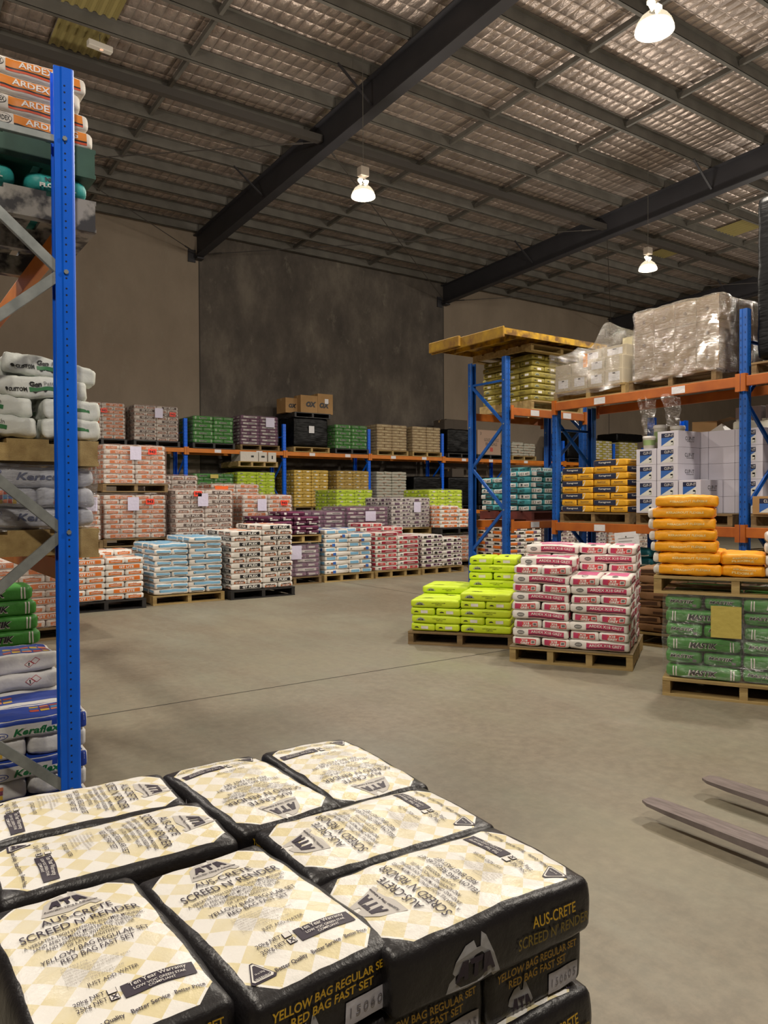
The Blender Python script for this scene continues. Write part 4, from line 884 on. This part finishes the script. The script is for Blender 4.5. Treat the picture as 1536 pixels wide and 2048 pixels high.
for k_ in range(2): amber(.3, .60, .975+k_*.092, 0, 'amber bag behind the tower of seven, %s layer' % ORD[k_], k_, False)

# ---------------------------------------------------------------- under and on the right hand racks
Q = -PI/2
pallet(8.22, 7.42, 1.28, Q, wood_d, 'dark timber pallet under the yellow and navy bags on the rack', 3)
loose('kg', 8.2, 7.42, 1.425, Q, {(0, 0): 7, (1, 0): 8, (0, 1): 7, (1, 1): 8}, 'yellow and navy bag', 'yellow and navy bags on the right rack', phase=0, jit=.5)
pallet(8.22, 6.14, 1.28, Q, wood_d, 'timber pallet under the white printed boxes on the rack', 3, w=1.3)
clip_b = mat('clip_blue', '#2c5ea8'); clip_n = mat('clip_navy', '#141a3c'); boxw = mat('box_white', '#c9c6d0', .55); 
def clip(x, y, z, lab, printed=True, w=.29, d=.46, h=.2, m=boxw, grp='white printed boxes on the right rack'):
    """box front faces -x in the world; built with front -y then turned"""
    t = MB().box(-w/2, w/2, 0, d, 0, h).build('printed_box', m, None, bevel=.003); t.location = (x, y, z); t.rotation_euler = (0, 0, Q); tag(t, lab, 'box', grp)
    if printed:
        k = MB(); yy = -.0012
        k.add([(-.09, yy, .12), (.085, yy, .12), (.085, yy, .175), (-.09, yy, .175)], [(0, 1, 2, 3)], 1)
        k.add([(-.09, yy, .02), (.085, yy, .12), (-.09, yy, .12)], [(0, 1, 2)], 0).add([(.045, yy, .03), (.078, yy, .03), (.078, yy, .078), (.045, yy, .078)], [(0, 1, 2, 3)], 0).add([(-.09, yy, .02), (.085, yy, .02), (.085, yy, .12)], [(0, 1, 2)], 2).add([(.045, yy-.0004, .035), (.072, yy-.0004, .035), (.072, yy-.0004, .06), (.045, yy-.0004, .06)], [(0, 1, 2, 3)], 2)
        pn = k.build('label_panel', [clip_b, clip_n, mat('label_pale', '#cfcfc8')], t)
        front_text(pn, 0, 'CLIP-IT', .032, .148, .02, m=wht, width=.12, bold=.015, space=1.2)
        # side face towards the camera: +x local
        mt_ = Matrix.Translation((w/2+.0015, d*.52, h*.55)) @ Matrix.Rotation(PI/2, 4, 'Z') @ Matrix.Rotation(PI/2, 4, 'X'); flat_text('printing', 'CLIP-IT', .045, blk, t, mt_, width=.19, bold=.015, space=1.2)
        mt2 = Matrix.Translation((w/2+.0015, d*.54, h*.36)) @ Matrix.Rotation(PI/2, 4, 'Z') @ Matrix.Rotation(PI/2, 4, 'X'); flat_text('small_printing', 'TILE LEVELLING SYSTEM', .01, blk, t, mt2, width=.15)
    return t
for c_, rows in ((0, 4), (1, 5), (2, 2)):
    for r_ in range(rows): clip(8.2+(.0 if r_ < 4 else .01), 5.975-c_*.305, 1.427+r_*.202, 'white printed box in the front rank, %s column, %s row' % (('left', 'middle', 'right')[c_], ORD[r_]))
for c_ in range(4):
    for r_ in range(5):
        if c_ < 1 and r_ > 3: continue
        clip(8.68, 5.94-c_*.345, 1.427+r_*.202, 'plain white box in the rear rank, %s column, %s row' % (ORD[c_].replace('bottom', 'first'), ORD[r_]), printed=(c_ == 3), w=.34, d=.42)
# things on top of the boxes
def tub(x, y, z, r, h, lab, green=True):
    t = empty('plastic_tub', (x, y, z), 0, lab, 'tub', 'plastic tubs on the white boxes')
    MB().lathe([(0, 0), (r*.9, 0), (r, h*.9), (r, h)], 20).build('tub_body', mat('tub_white', '#c6c2b4', .4), t, True); MB().lathe([(r*1.06, h*.9), (r*1.06, h), (r, h+.012), (0, h+.012)], 20).build('lid', wht, t, True)
    if green: MB().lathe([(r*.96, h*.3), (r*1.0, h*.75)], 20).build('label_band', mat('band_green', '#8aa06a'), t, True)
zt = 1.427+4*.202+.001
tub(8.30, 6.0, zt+.001, .075, .15, 'white topped tub with green label, left of the raised box')
tub(8.5, 5.98, zt+.001, .08, .3, 'taller white tub behind the raised printed box'); 
tub(8.80, 5.93, zt+.001, .09, .3, 'third white tub with green band at the back')
zt5 = 1.427+5*.202+.001
oc = carton_box(.3, .3, .14, carton, (8.95, 5.6, zt5), .3, 'open brown carton on the white boxes near the film tails', tape=False); MB().add([(-.15, -.15, .14), (.15, -.15, .14), (.2, -.3, .18), (-.1, -.3, .18)], [(0, 1, 2, 3)]).build('flap', carton, oc)
def jerry(x, y, z, r, lab):
    t = empty('jerry_can', (x, y, z), r, lab, 'jerry can', 'white jerry cans on the boxes'); pm_ = mat('hdpe', '#d6d2c0', .4)
    MB().box(-.12, .12, -.07, .07, 0, .1).build('can_body', pm_, t, bevel=.02); k = MB(); pts = [(-.08, 0, .09), (-.06, 0, .15), (.02, 0, .16), (.05, 0, .09)]
    for a, b in zip(pts[:-1], pts[1:]): k.tube(a, b, .014, n=8)
    k.build('handle', pm_, t, True); MB().tube((.09, 0, .1), (.09, 0, .13), .025).build('cap', pm_, t)
jerry(8.85, 5.05, zt5, 1.4, 'white jerry can left of the near right rack post'); jerry(9.0, 4.8, zt5, 1.7, 'white jerry can directly behind the near right rack post')
pyr = mesh_obj('folded_card', [(-.1, -.1, 0), (.1, -.1, 0), (.1, .1, 0), (-.1, .1, 0), (0, 0, .1)], [(3, 2, 1, 0), (0, 1, 4), (1, 2, 4), (2, 3, 4), (3, 0, 4)], paper('carton_white', '#c9c3ba')); pyr.location = (8.85, 5.35, zt5); tag(pyr, 'folded white card standing on the white boxes', 'card')
# right end of the level: brown box past the near post
pallet(8.22, 4.62, 1.28, Q, wood_d, 'timber pallet on the rack past the near right post', 3)
cb = clip(8.2, 4.42, 1.427, 'brown carton with blue label past the near right rack post', True, .34, .46, .2, carton, None)
for r_ in range(3): clip(8.8, 4.3, 1.427+r_*.202, 'white box beyond the post in the next bay, %s row' % ORD[r_], False, w=.4, d=.4)
pallet(8.22, 4.62, 2.97, Q, wood_d, 'pallet beneath the tall black wrapped load at the right edge', 3)
blackwrap(8.2, 4.56, 3.115, Q, 1.12, 1.12, 1.80, 'very tall black wrapped load at the upper right edge')
# loads on the low rack behind
pallet(9.3, 5.9, 1.28, Q, wood_d, 'pallet on the low rear rack behind the white boxes', 3, d=.9)
for n, (x, y, lab) in enumerate(((9.62, 5.35, 'left'), (9.62, 4.95, 'right'))):
    for r_ in range(5):
        carton_box(.34, .34, .27, paper('carton_pale', '#b9b3b3'), (x, y, 1.427+r_*.272), 0, 'pale box behind the white boxes, %s column, %s row' % (lab, ORD[r_]), 'pale boxes on the low rear rack', tape=False)
# upper level of the right rack
pallet(8.18, 7.5, 2.97, Q, wood, 'pine pallet beneath the loosely wrapped white cartons', 3, w=1.22)
t = empty('wrapped_carton_load', (8.15, 7.5, 3.115), Q, 'white cartons under loose torn film with orange tape, upper right rack', 'wrapped load'); cwm = mat('carton_offwhite', '#b5aa94', .6)
def sub_carton(x, y, z, w, d, h, m, par, nm='carton', slip=True):
    o = MB().box(x, x+w, y, y+d, z, z+h).build(nm, m, par, bevel=.004)
    if slip: MB().box(x+w*.22, x+w*.85, y-.0015, y-.0005, z+h*.2, z+h*.78).build('paper_label', sheet_w, o); MB().box(x+w*.45, x+w*.6, y-.0025, y-.0015, z+h*.66, z+h*.74).build('printing', blk, o)
for a in range(4): sub_carton(.03+a*.29, .03, 0, .28, .5, .2, cwm, t)
for a in range(4): sub_carton(.02+a*.29, .05, .202, .28, .5, .17, cwm, t, slip=a == 2)
for a in range(2): sub_carton(.36+a*.4, .15, .374, .39, .45, .15, cwm, t)
sub_carton(.78, .55, .202, .36, .4, .5, mat('carton_cream', '#beb494', .6), t, slip=False); sub_carton(.05, .6, 0, .7, .45, .3, cwm, t, slip=False)
MB().box(.56, .61, .0, .03, .28, .46).build('orange_tape', mat('orange_tape', '#d88a20'), t)
def drape(pts, nx, ny, f, m, par, nm='loose_film'):
    V = [f(a/nx, b/ny) for b in range(ny+1) for a in range(nx+1)]; F = [(b*(nx+1)+a, b*(nx+1)+a+1, (b+1)*(nx+1)+a+1, (b+1)*(nx+1)+a) for b in range(ny) for a in range(nx)]
    return mesh_obj(nm, V, F, m, par, smooth=True)
def f1(a, b):
    x = -.02+a*1.22; nzv = noise.noise_vector(Vector((a*5, b*6, 3)))*.05
    topz = .56+.26*max(0, 1-abs(a-.82)/.32)-.06*abs(math.sin(a*8)); 
    y, z = (-.03-.02*math.sin(a*9), -.08+(topz+.08)*b/.6) if b < .6 else (-.03+(b-.6)/.4*1.1, topz-.1*(b-.6)/.4)
    return Vector((x, y, z))+nzv*(.5+b*.7)
drape(None, 46, 36, f1, MATS['film_bag'], t)
pallet(8.18, 6.22, 2.97, Q, wood_d, 'timber pallet beneath the big wrapped brown cartons', 3, w=1.2)
t = empty('wrapped_carton_load', (8.16, 6.14, 3.115), Q, 'big block of brown cartons in shiny film on the upper right rack', 'wrapped load')
for a in range(4):
    for r_ in range(3): sub_carton(.01+a*.288, .02, r_*.282, .284, .4, .28, carton_g, t, slip=False); MB().tube((.15+a*.288, .019, r_*.282+.14), (.15+a*.288, .017, r_*.282+.14), .022, n=10).build('logo_mark', mat('mark_brown', '#5c4a38'), t)
    for r_ in range(3):
        if a == 3: sub_carton(.01+a*.288, .43, r_*.282, .284, .32, .28, carton_g, t, slip=False); sub_carton(.01+a*.288, .76, r_*.282, .284, .32, .28, carton_g, t, slip=False)
        elif r_ == 2: sub_carton(.01+a*.288, .43, r_*.282, .284, .64, .28, carton_g, t, slip=False)
film_shell(1.2, 1.16, .93, MATS['film_bag'], t, 7, wr=.03, loc=(.58, .56, -.06))
# film tails hanging under the beam
for n, (y0, y1, z1, lab) in enumerate(((6.06, 5.8, 2.38, 'torn strip of clear film hanging below the upper beam, left one'), (5.72, 5.45, 2.46, 'torn strip of clear film hanging below the upper beam, right one'))):
    def f2(a, b, y0=y0, y1=y1, z1=z1):
        y = y0+(y1-y0)*(a+.35*b*(1-a)); return Vector((8.13+.02*math.sin(a*7+b*3), y, 2.86+(z1-2.86)*b+.03*math.sin(a*5)))+noise.noise_vector(Vector((a*4, b*5, n)))*.03
    o = drape(None, 14, 20, f2, MATS['film_clear'], None, 'hanging_film'); tag(o, lab, 'plastic film')
# paper notice hung from the lower beam
nt_ = MB().box(-.17, .17, -.002, 0, -.42, 0).build('paper_notice', sheet_w); nt_.location = (8.13, 6.22, 1.18); nt_.rotation_euler = (0, R(-6), Q+.15); tag(nt_, 'white printed notice hanging crooked from the lower beam', 'notice')
pk_ = MB()
for r_ in range(7): pk_.box(-.12, .1-.03*(r_ % 3), -.0035, -.003, -.08-r_*.04, -.074-r_*.04)
pk_.box(-.02, .0, -.0035, -.003, -.07, -.05).build('printing', mat('grey_ink', ''), nt_)
# rack 1 loads
pallet(8.42, 8.16, 2.97, 0, wood, 'pallet beneath the olive bags under the steel platform', 3)
loose('olive', 8.44, 8.16, 3.115, 0, {(0, 0): 8, (1, 0): 8, (0, 1): 8, (1, 1): 8}, 'olive bag', 'olive bags under the yellow platform', jit=1.5)
pallet(8.3, 8.05, 3.825, 0, wood, 'upturned pine pallet sandwiched between olive bags and steel platform', 3, w=1.35, d=1.3, h=.11)
pf = empty('steel_platform', (8.72, 8.7, 3.94), 0, 'rusty yellow steel platform lying on top of the narrow rack', 'steel platform'); ym = mat('yellow_rusty', '#c79a14', .55, var=.12, vscale=7, col2='#6b4a1c'); rm = mat('rust_plate', '#6f4a22', .8, var=.2, vscale=6, col2='#b08a1c')
x0, x1, y0, y1 = -1.12, 1.13, -.8, .8
MB().box(x0, x1, y0, y1, .1, .112).build('top_plate', ym, pf)
MB().box(x0, x1, y0, y0+.02, .02, .1).box(x0, x1, y1-.02, y1, .02, .1).build('side_channel', ym, pf); MB().box(x0-.03, x0, y0-.02, y1+.02, -.03, .13).box(x1-.02, x1, y0, y1, 0, .1).box(x0-.08, x0-.03, .1, y1+.02, -.01, .15).build('end_channel', rm, pf, bevel=.01)
for n in range(4): MB().box(x0+.4+n*.45, x0+.43+n*.45, y0+.02, y1-.02, .03, .1).build('cross_rib', ym, pf)
pallet(8.42, 8.16, 1.28, 0, wood_r, 'red painted pallet beneath the teal bags', 3)
loose('teal', 8.40, 8.16, 1.425, 0, {(0, 0): 7, (1, 0): 7, (0, 1): 6, (1, 1): 8}, 'teal and white bag', 'teal and white bags on the narrow rack', jit=1.5)
# ground clutter
tb = empty('open_carton', (8.55, 9.1, 0), .3, 'open brown cardboard box on floor inside the narrow rack', 'carton')
MB().box(-.3, .3, -.25, -.24, 0, .42).box(-.3, .3, .24, .25, 0, .42).box(-.3, -.29, -.25, .25, 0, .42).box(.29, .3, -.25, .25, 0, .42).box(-.3, .3, -.25, .25, 0, .01).build('box_body', carton, tb)
MB().add([(-.3, -.25, .42), (-.3, .25, .42), (-.5, .25, .56), (-.5, -.25, .56)], [(0, 1, 2, 3)]).build('flap', carton, tb); MB().add([(-.3, -.25, .42), (.3, -.25, .42), (.3, -.4, .34), (-.3, -.4, .34)], [(0, 1, 2, 3)]).build('flap', carton, tb)
bn = empty('metal_bin', (7.95, 7.72, 0), 0, 'grey galvanised bin between the lime and pink stacks', 'bin'); MB().lathe([(0, 0), (.17, 0), (.2, .66), (.205, .66), (.2, .62), (.165, .02), (0, .02)], 28).build('bin_body', galv, bn, True); MB().lathe([(.2, .64), (.212, .65), (.212, .67), (.2, .68)], 28).build('rim', galv, bn, True)
pallet(8.28, 7.1, 0, Q, wood_d, 'pallet on the floor inside the right rack under petrol blue bags', 3)
for c_ in range(2):
    for k_ in range(7): put('petrol', k_+c_, 8.48+.012*(k_ % 2), 6.78-c_*.52, .146+k_*.115, Q, 'petrol blue bag under the right rack, %s column, %s layer' % (('left', 'right')[c_], ORD[k_]), 'petrol blue bags under the right rack')
bx, by, br = 7.05, 5.3, R(-76)
pallet(bx, by, 0, br, wood, 'pine pallet under the brown paper bags behind the green load', 3)
for n, kk in enumerate(('brown', 'brown2')):
    pass
for lx, ly, lz, r, k, qd, wh, s in place_sacks('brown', {(0, 0): 8, (1, 0): 8, (0, 1): 8, (1, 1): 8}):
    wx, wy = to_w(bx, by, br, lx+.02, ly+.02); o = put('brown' if k % 2 else 'brown2', rnd.randrange(3), wx, wy, .146+lz, br+r, 'brown paper bag, %s layer, %s quarter, %s' % (ORD[k], QN[qd], wh), 'brown paper bags behind the green load')
for k_ in range(4): carton_box(.4, .36, .25, carton_g, (8.75, 4.75+.0*k_, k_*.252), 0, 'brown carton under the right rack near its post, %s of the column' % ORD[k_], 'brown cartons under the right rack')

# ---------------------------------------------------------------- near left rack loads
NY = 4.14
def row(key, xs, y, z, r, labs, grp, v=0, **k):
    for n, x in enumerate(xs): put(key, n+v, x, y, z, r, labs % ('right', 'middle', 'left')[n] if '%s' in labs else labs, grp, **k)
# pearl bags on the floor
for k_ in range(5):
    zz = .001+k_*.102; lr = ORD[k_]
    if k_ % 2 == 0:
        for n, x in enumerate((.715, .155)):
            for m_, yy in enumerate((NY+.14, NY+.425)): put('kerflex', k_+n, x, yy, zz, 0 if m_ == 0 else PI, 'white bag with green lettering, %s layer, %s half, %s rank' % (lr, ('right', 'left')[n], ('front', 'rear')[m_]), 'white bags with green lettering by the near post', sc=(1, .78, .85))
    else:
        for n, x in enumerate((.845, .56, .275, 0)): put('kerend' if n % 2 == 0 else 'kerflex', k_+n, x, NY+.285, zz, PI/2, 'white bag showing its end, %s layer, %s from the right' % (lr, ORD[n].replace('bottom', 'first')), 'white bags with green lettering by the near post', sc=(1, .78, .85))
for k_ in range(7):
    for n, x in enumerate((.70, .15)): put('kerend', k_+n, x, NY+.78, .001+k_*.102, .0, 'white bag with hazard mark in the rear rank, %s layer, %s side' % (ORD[k_], ('right', 'left')[n]), 'rear rank of white bags by the near post', sc=(1, 1.05, .85))
# green stack behind
for k_ in range(9):
    for n, x in enumerate((.70, .13)):
        put('mastik', k_+n, x+.012*((8-k_) % 4)+.02*(8-k_)/8, 5.62, .146+k_*.1, .05 if k_ % 2 else .02, 'green bag beyond the near rack post, %s layer, %s side' % (ORD[k_], ('right', 'left')[n]), 'green bags beyond the near rack post')
pallet(-.15, 5.4, 0, 0, wood_d, 'pallet under the green bags beyond the near rack post', 3)
pallet(.95, 9.4, 0, 0, wood_d, 'pallet under the dim wrapped load left of the orange banded stack'); wrapped('gtlite', .97, 9.42, .145, 0, 9, 'dim pink wrapped load seen just left of the near post', 'film_pink')
# grey white load on the first beams
pallet(-.11+.5825, NY-.02+.5825, 1.31, PI/2, wood, 'yellowish pine pallet beneath the cloudy wrapped bags on the near rack', 3, corner=False, h=.15)
t = empty('wrapped_bag_load', (-.08, NY, 1.462), 0, 'cloudy film wrapped load of white bags on the near rack', 'wrapped load')
for k_ in range(3):
    for n in range(4 if k_ % 2 else 2):
        o = link(D.objects.new('sack', P['kcolor'][(k_+n) % 2])); o.parent = t
        if k_ % 2 == 0: o.location = (.28+n*.56, .16, k_*.103)
        else: o.location = (.14+n*.28, .28, k_*.103); o.rotation_euler = (0, 0, PI/2)
        o.scale = (1, .78, .93)
    o = link(D.objects.new('sack', P['kcolor'][k_ % 2])); o.parent = t; o.location = (.8, .75, k_*.103); o = link(D.objects.new('sack', P['kcolor'][(k_+1) % 2])); o.parent = t; o.location = (.26, .75, k_*.103)
film_shell(1.16, 1.16, .36, MATS['film_cloudy'], t, 3, loc=(.56, .56, -.01))
pallet(-.11+.5825, NY-.02+.5825, 1.785, PI/2, wood, 'yellow pine pallet beneath the white and green lettered bags', 3, corner=False, h=.13)
GP = [(.55, .2, 1.917, 0, 0, 'lowest left white bag with green bar on the near rack'), (.94, .28, 1.917, PI/2, 0, 'lowest right white bag lying end out on the near rack'), (.53, .22, 2.02, .06, 0, 'second row white bag with green bar above the lowest left one'), (.93, .30, 2.02, PI/2+.1, 0, 'second row white bag lying end out beside the post'),
      (.81, .24, 2.125, -.02, .0, 'third row white bag with green bar passing behind the blue post'), (.85, .28, 2.235, -.05, .12, 'topmost sloping white bag with green bar on the near rack'), (.42, .24, 2.16, .5, -.3, 'crumpled white bag at the far left of the pile')]
for n, (x, y, z, r, ry, lab) in enumerate(GP): put('gen', n, x, NY+y, z, r, lab, None, ry=ry, sc=(.8, .84, .88))
for n, (x, y) in enumerate(((.3, .75), (.85, .75))):
    for k_ in range(2): put('gen', n+k_, x, NY+y, 1.917+k_*.11, 0, 'white bag at the back of the near rack pile, %s side, %s layer' % (('left', 'right')[n], ORD[k_]), None, sc=(1, .84, .9))
pallet(-.11+.5825, NY-.02+.5825, 3.001, PI/2, pl_dirty, 'dusty black plastic pallet at the top of the near rack', 3, corner=False, h=.16, name='plastic_pallet')
for n, (x, y) in enumerate(((.875, .29), (.53, .29), (.875, .86), (.53, .86))): put('aqua', n, x, NY+y, 3.162, PI/2, 'aqua bag pressed between the black and green pallets, %s' % ('front right', 'front left', 'back right', 'back left')[n], 'aqua bags near the rack top', sc=(1, 1, .86))
pallet(-.11+.5825, NY-.02+.5825, 3.277, PI/2, pl_grn, 'dark green plastic pallet under the orange striped bags near the top', 3, corner=False, h=.15, name='plastic_pallet')
for k_ in range(4):
    for n, x in enumerate((.73, .14)): 
        for m_ in range(2): put('ardex', k_+n, x+(.0, -.03, .01, .03)[3-k_], NY+.16+m_*.32, 3.428+k_*.092, 0 if not m_ else PI, 'orange striped white bag on green pallet, %s layer, %s, %s rank' % (ORD[k_], ('right', 'left')[n], ('front', 'rear')[m_]), 'orange striped bags at the top of the near rack', sc=(1, 1, .88))

# ---------------------------------------------------------------- black and cream bags in the foreground
AX, AY, AQ = .195, 1.012, .522
pallet(.12, .95, 0, 0, wood_d, 'timber pallet under the foreground black and cream bags', 3)
AH = .1165
def ata(x, y, z, r, lab, v, ws=.9):
    o = put('ata', v, x, y, z, r, lab, 'black and cream bags in the foreground', name='cement_bag', sc=(1, ws, 1))
    d = link(D.objects.new('date_patch', ATA_LABEL[(v % 3, 'L' if math.sin(r) > -.5 else 'R')])); d.parent = o; d['label'] = 'pale stamped date patch'
for k_ in range(5):
    for (i, j) in QN:
        lay = (i+j+k_) % 2 == 0
        for s in (0, 1):
            if lay: x, y, r, wh = AX+i*AQ+AQ/2, AY+j*AQ+AQ*(.25+.5*s)+(0), (PI, 0)[s], ('near bag', 'far bag')[s]
            else: x, y, r, wh = AX+i*AQ+AQ*(.25+.5*s), AY+j*AQ+AQ/2, PI/2, ('left bag', 'right bag')[s]
            ox = .0 if k_ != 4 else (-.03 if i == 1 and j == 0 else 0)
            ata(x+ox+rnd.uniform(-.006, .006), y+rnd.uniform(-.006, .006), .146+k_*AH, r+rnd.uniform(-.03, .03), 'black and cream bag, %s layer, %s quarter, %s' % (ORD[k_], QN[(i, j)], wh), k_+i+s)
zt = .146+5*AH
for n, (x, y, r, lab) in enumerate(((.322, 1.30, PI/2+.03, 'top layer black and cream bag at the bottom left corner of the picture'), (.598, 1.275, PI/2+.07, 'top layer black and cream bag front centre, lettering upright'), (.962, 1.15, PI-.02, 'top layer black and cream bag at the right corner of the stack'),
        (.975, 1.438, PI-.03, 'top layer black and cream bag just behind the right corner bag'), (.835, 1.83, -PI/2+.05, 'top layer black and cream bag at the back centre, lettering upside down'), (1.115, 1.82, -PI/2-.04, 'top layer black and cream bag farthest back at the right'),
        (.455, 1.695, -.03, 'top layer bag lying sideways at left, nearer one'), (.44, 1.96, -.06, 'top layer bag lying sideways at left, farther one'))): ata(x, y, zt, r, lab, n, (.95, .95, 1, 1, .96, .96, .92, .92)[n])

# ---------------------------------------------------------------- forklift tines at the right
fk = empty('forklift_tines', (3.45, 1.6, 0), 0, 'pair of dark steel forklift tines low over the floor at right', 'forklift tines'); fm = mat('tine_steel', '#8d8280', .4, .35, bump=.1, bscale=30, var=.2, vscale=8, col2='#6a6160', stretch=(8, 1, 1))
for n, xc in enumerate((3.245, 3.76)):
    V = []; prof = [(2.36, .035, .012), (2.32, .055, .016), (2.2, .06, .022), (1.5, .06, .04), (.9, .06, .05), (.2, .06, .05)]
    for y, hw, th in prof:
        for sx, dz in ((-1, 0), (1, 0), (1, 1), (-1, 1)): V.append((xc+sx*hw-3.45, y-1.6, .10-th*(1-dz)*1.0+.0))
    F = [(a*4+b, a*4+(b+1) % 4, a*4+4+(b+1) % 4, a*4+4+b) for a in range(len(prof)-1) for b in range(4)]+[(3, 2, 1, 0), tuple(len(V)-4+q for q in range(4))]
    mesh_obj('tine', V, F, fm, fk)
    MB().box(xc-3.45-.06, xc-3.45+.06, .2-1.6-.05, .2-1.6, .05, .7).build('tine_shank', fm, fk)
MB().box(-.5, .5, -1.5, -1.45, .12, .62).build('carriage', fm, fk)
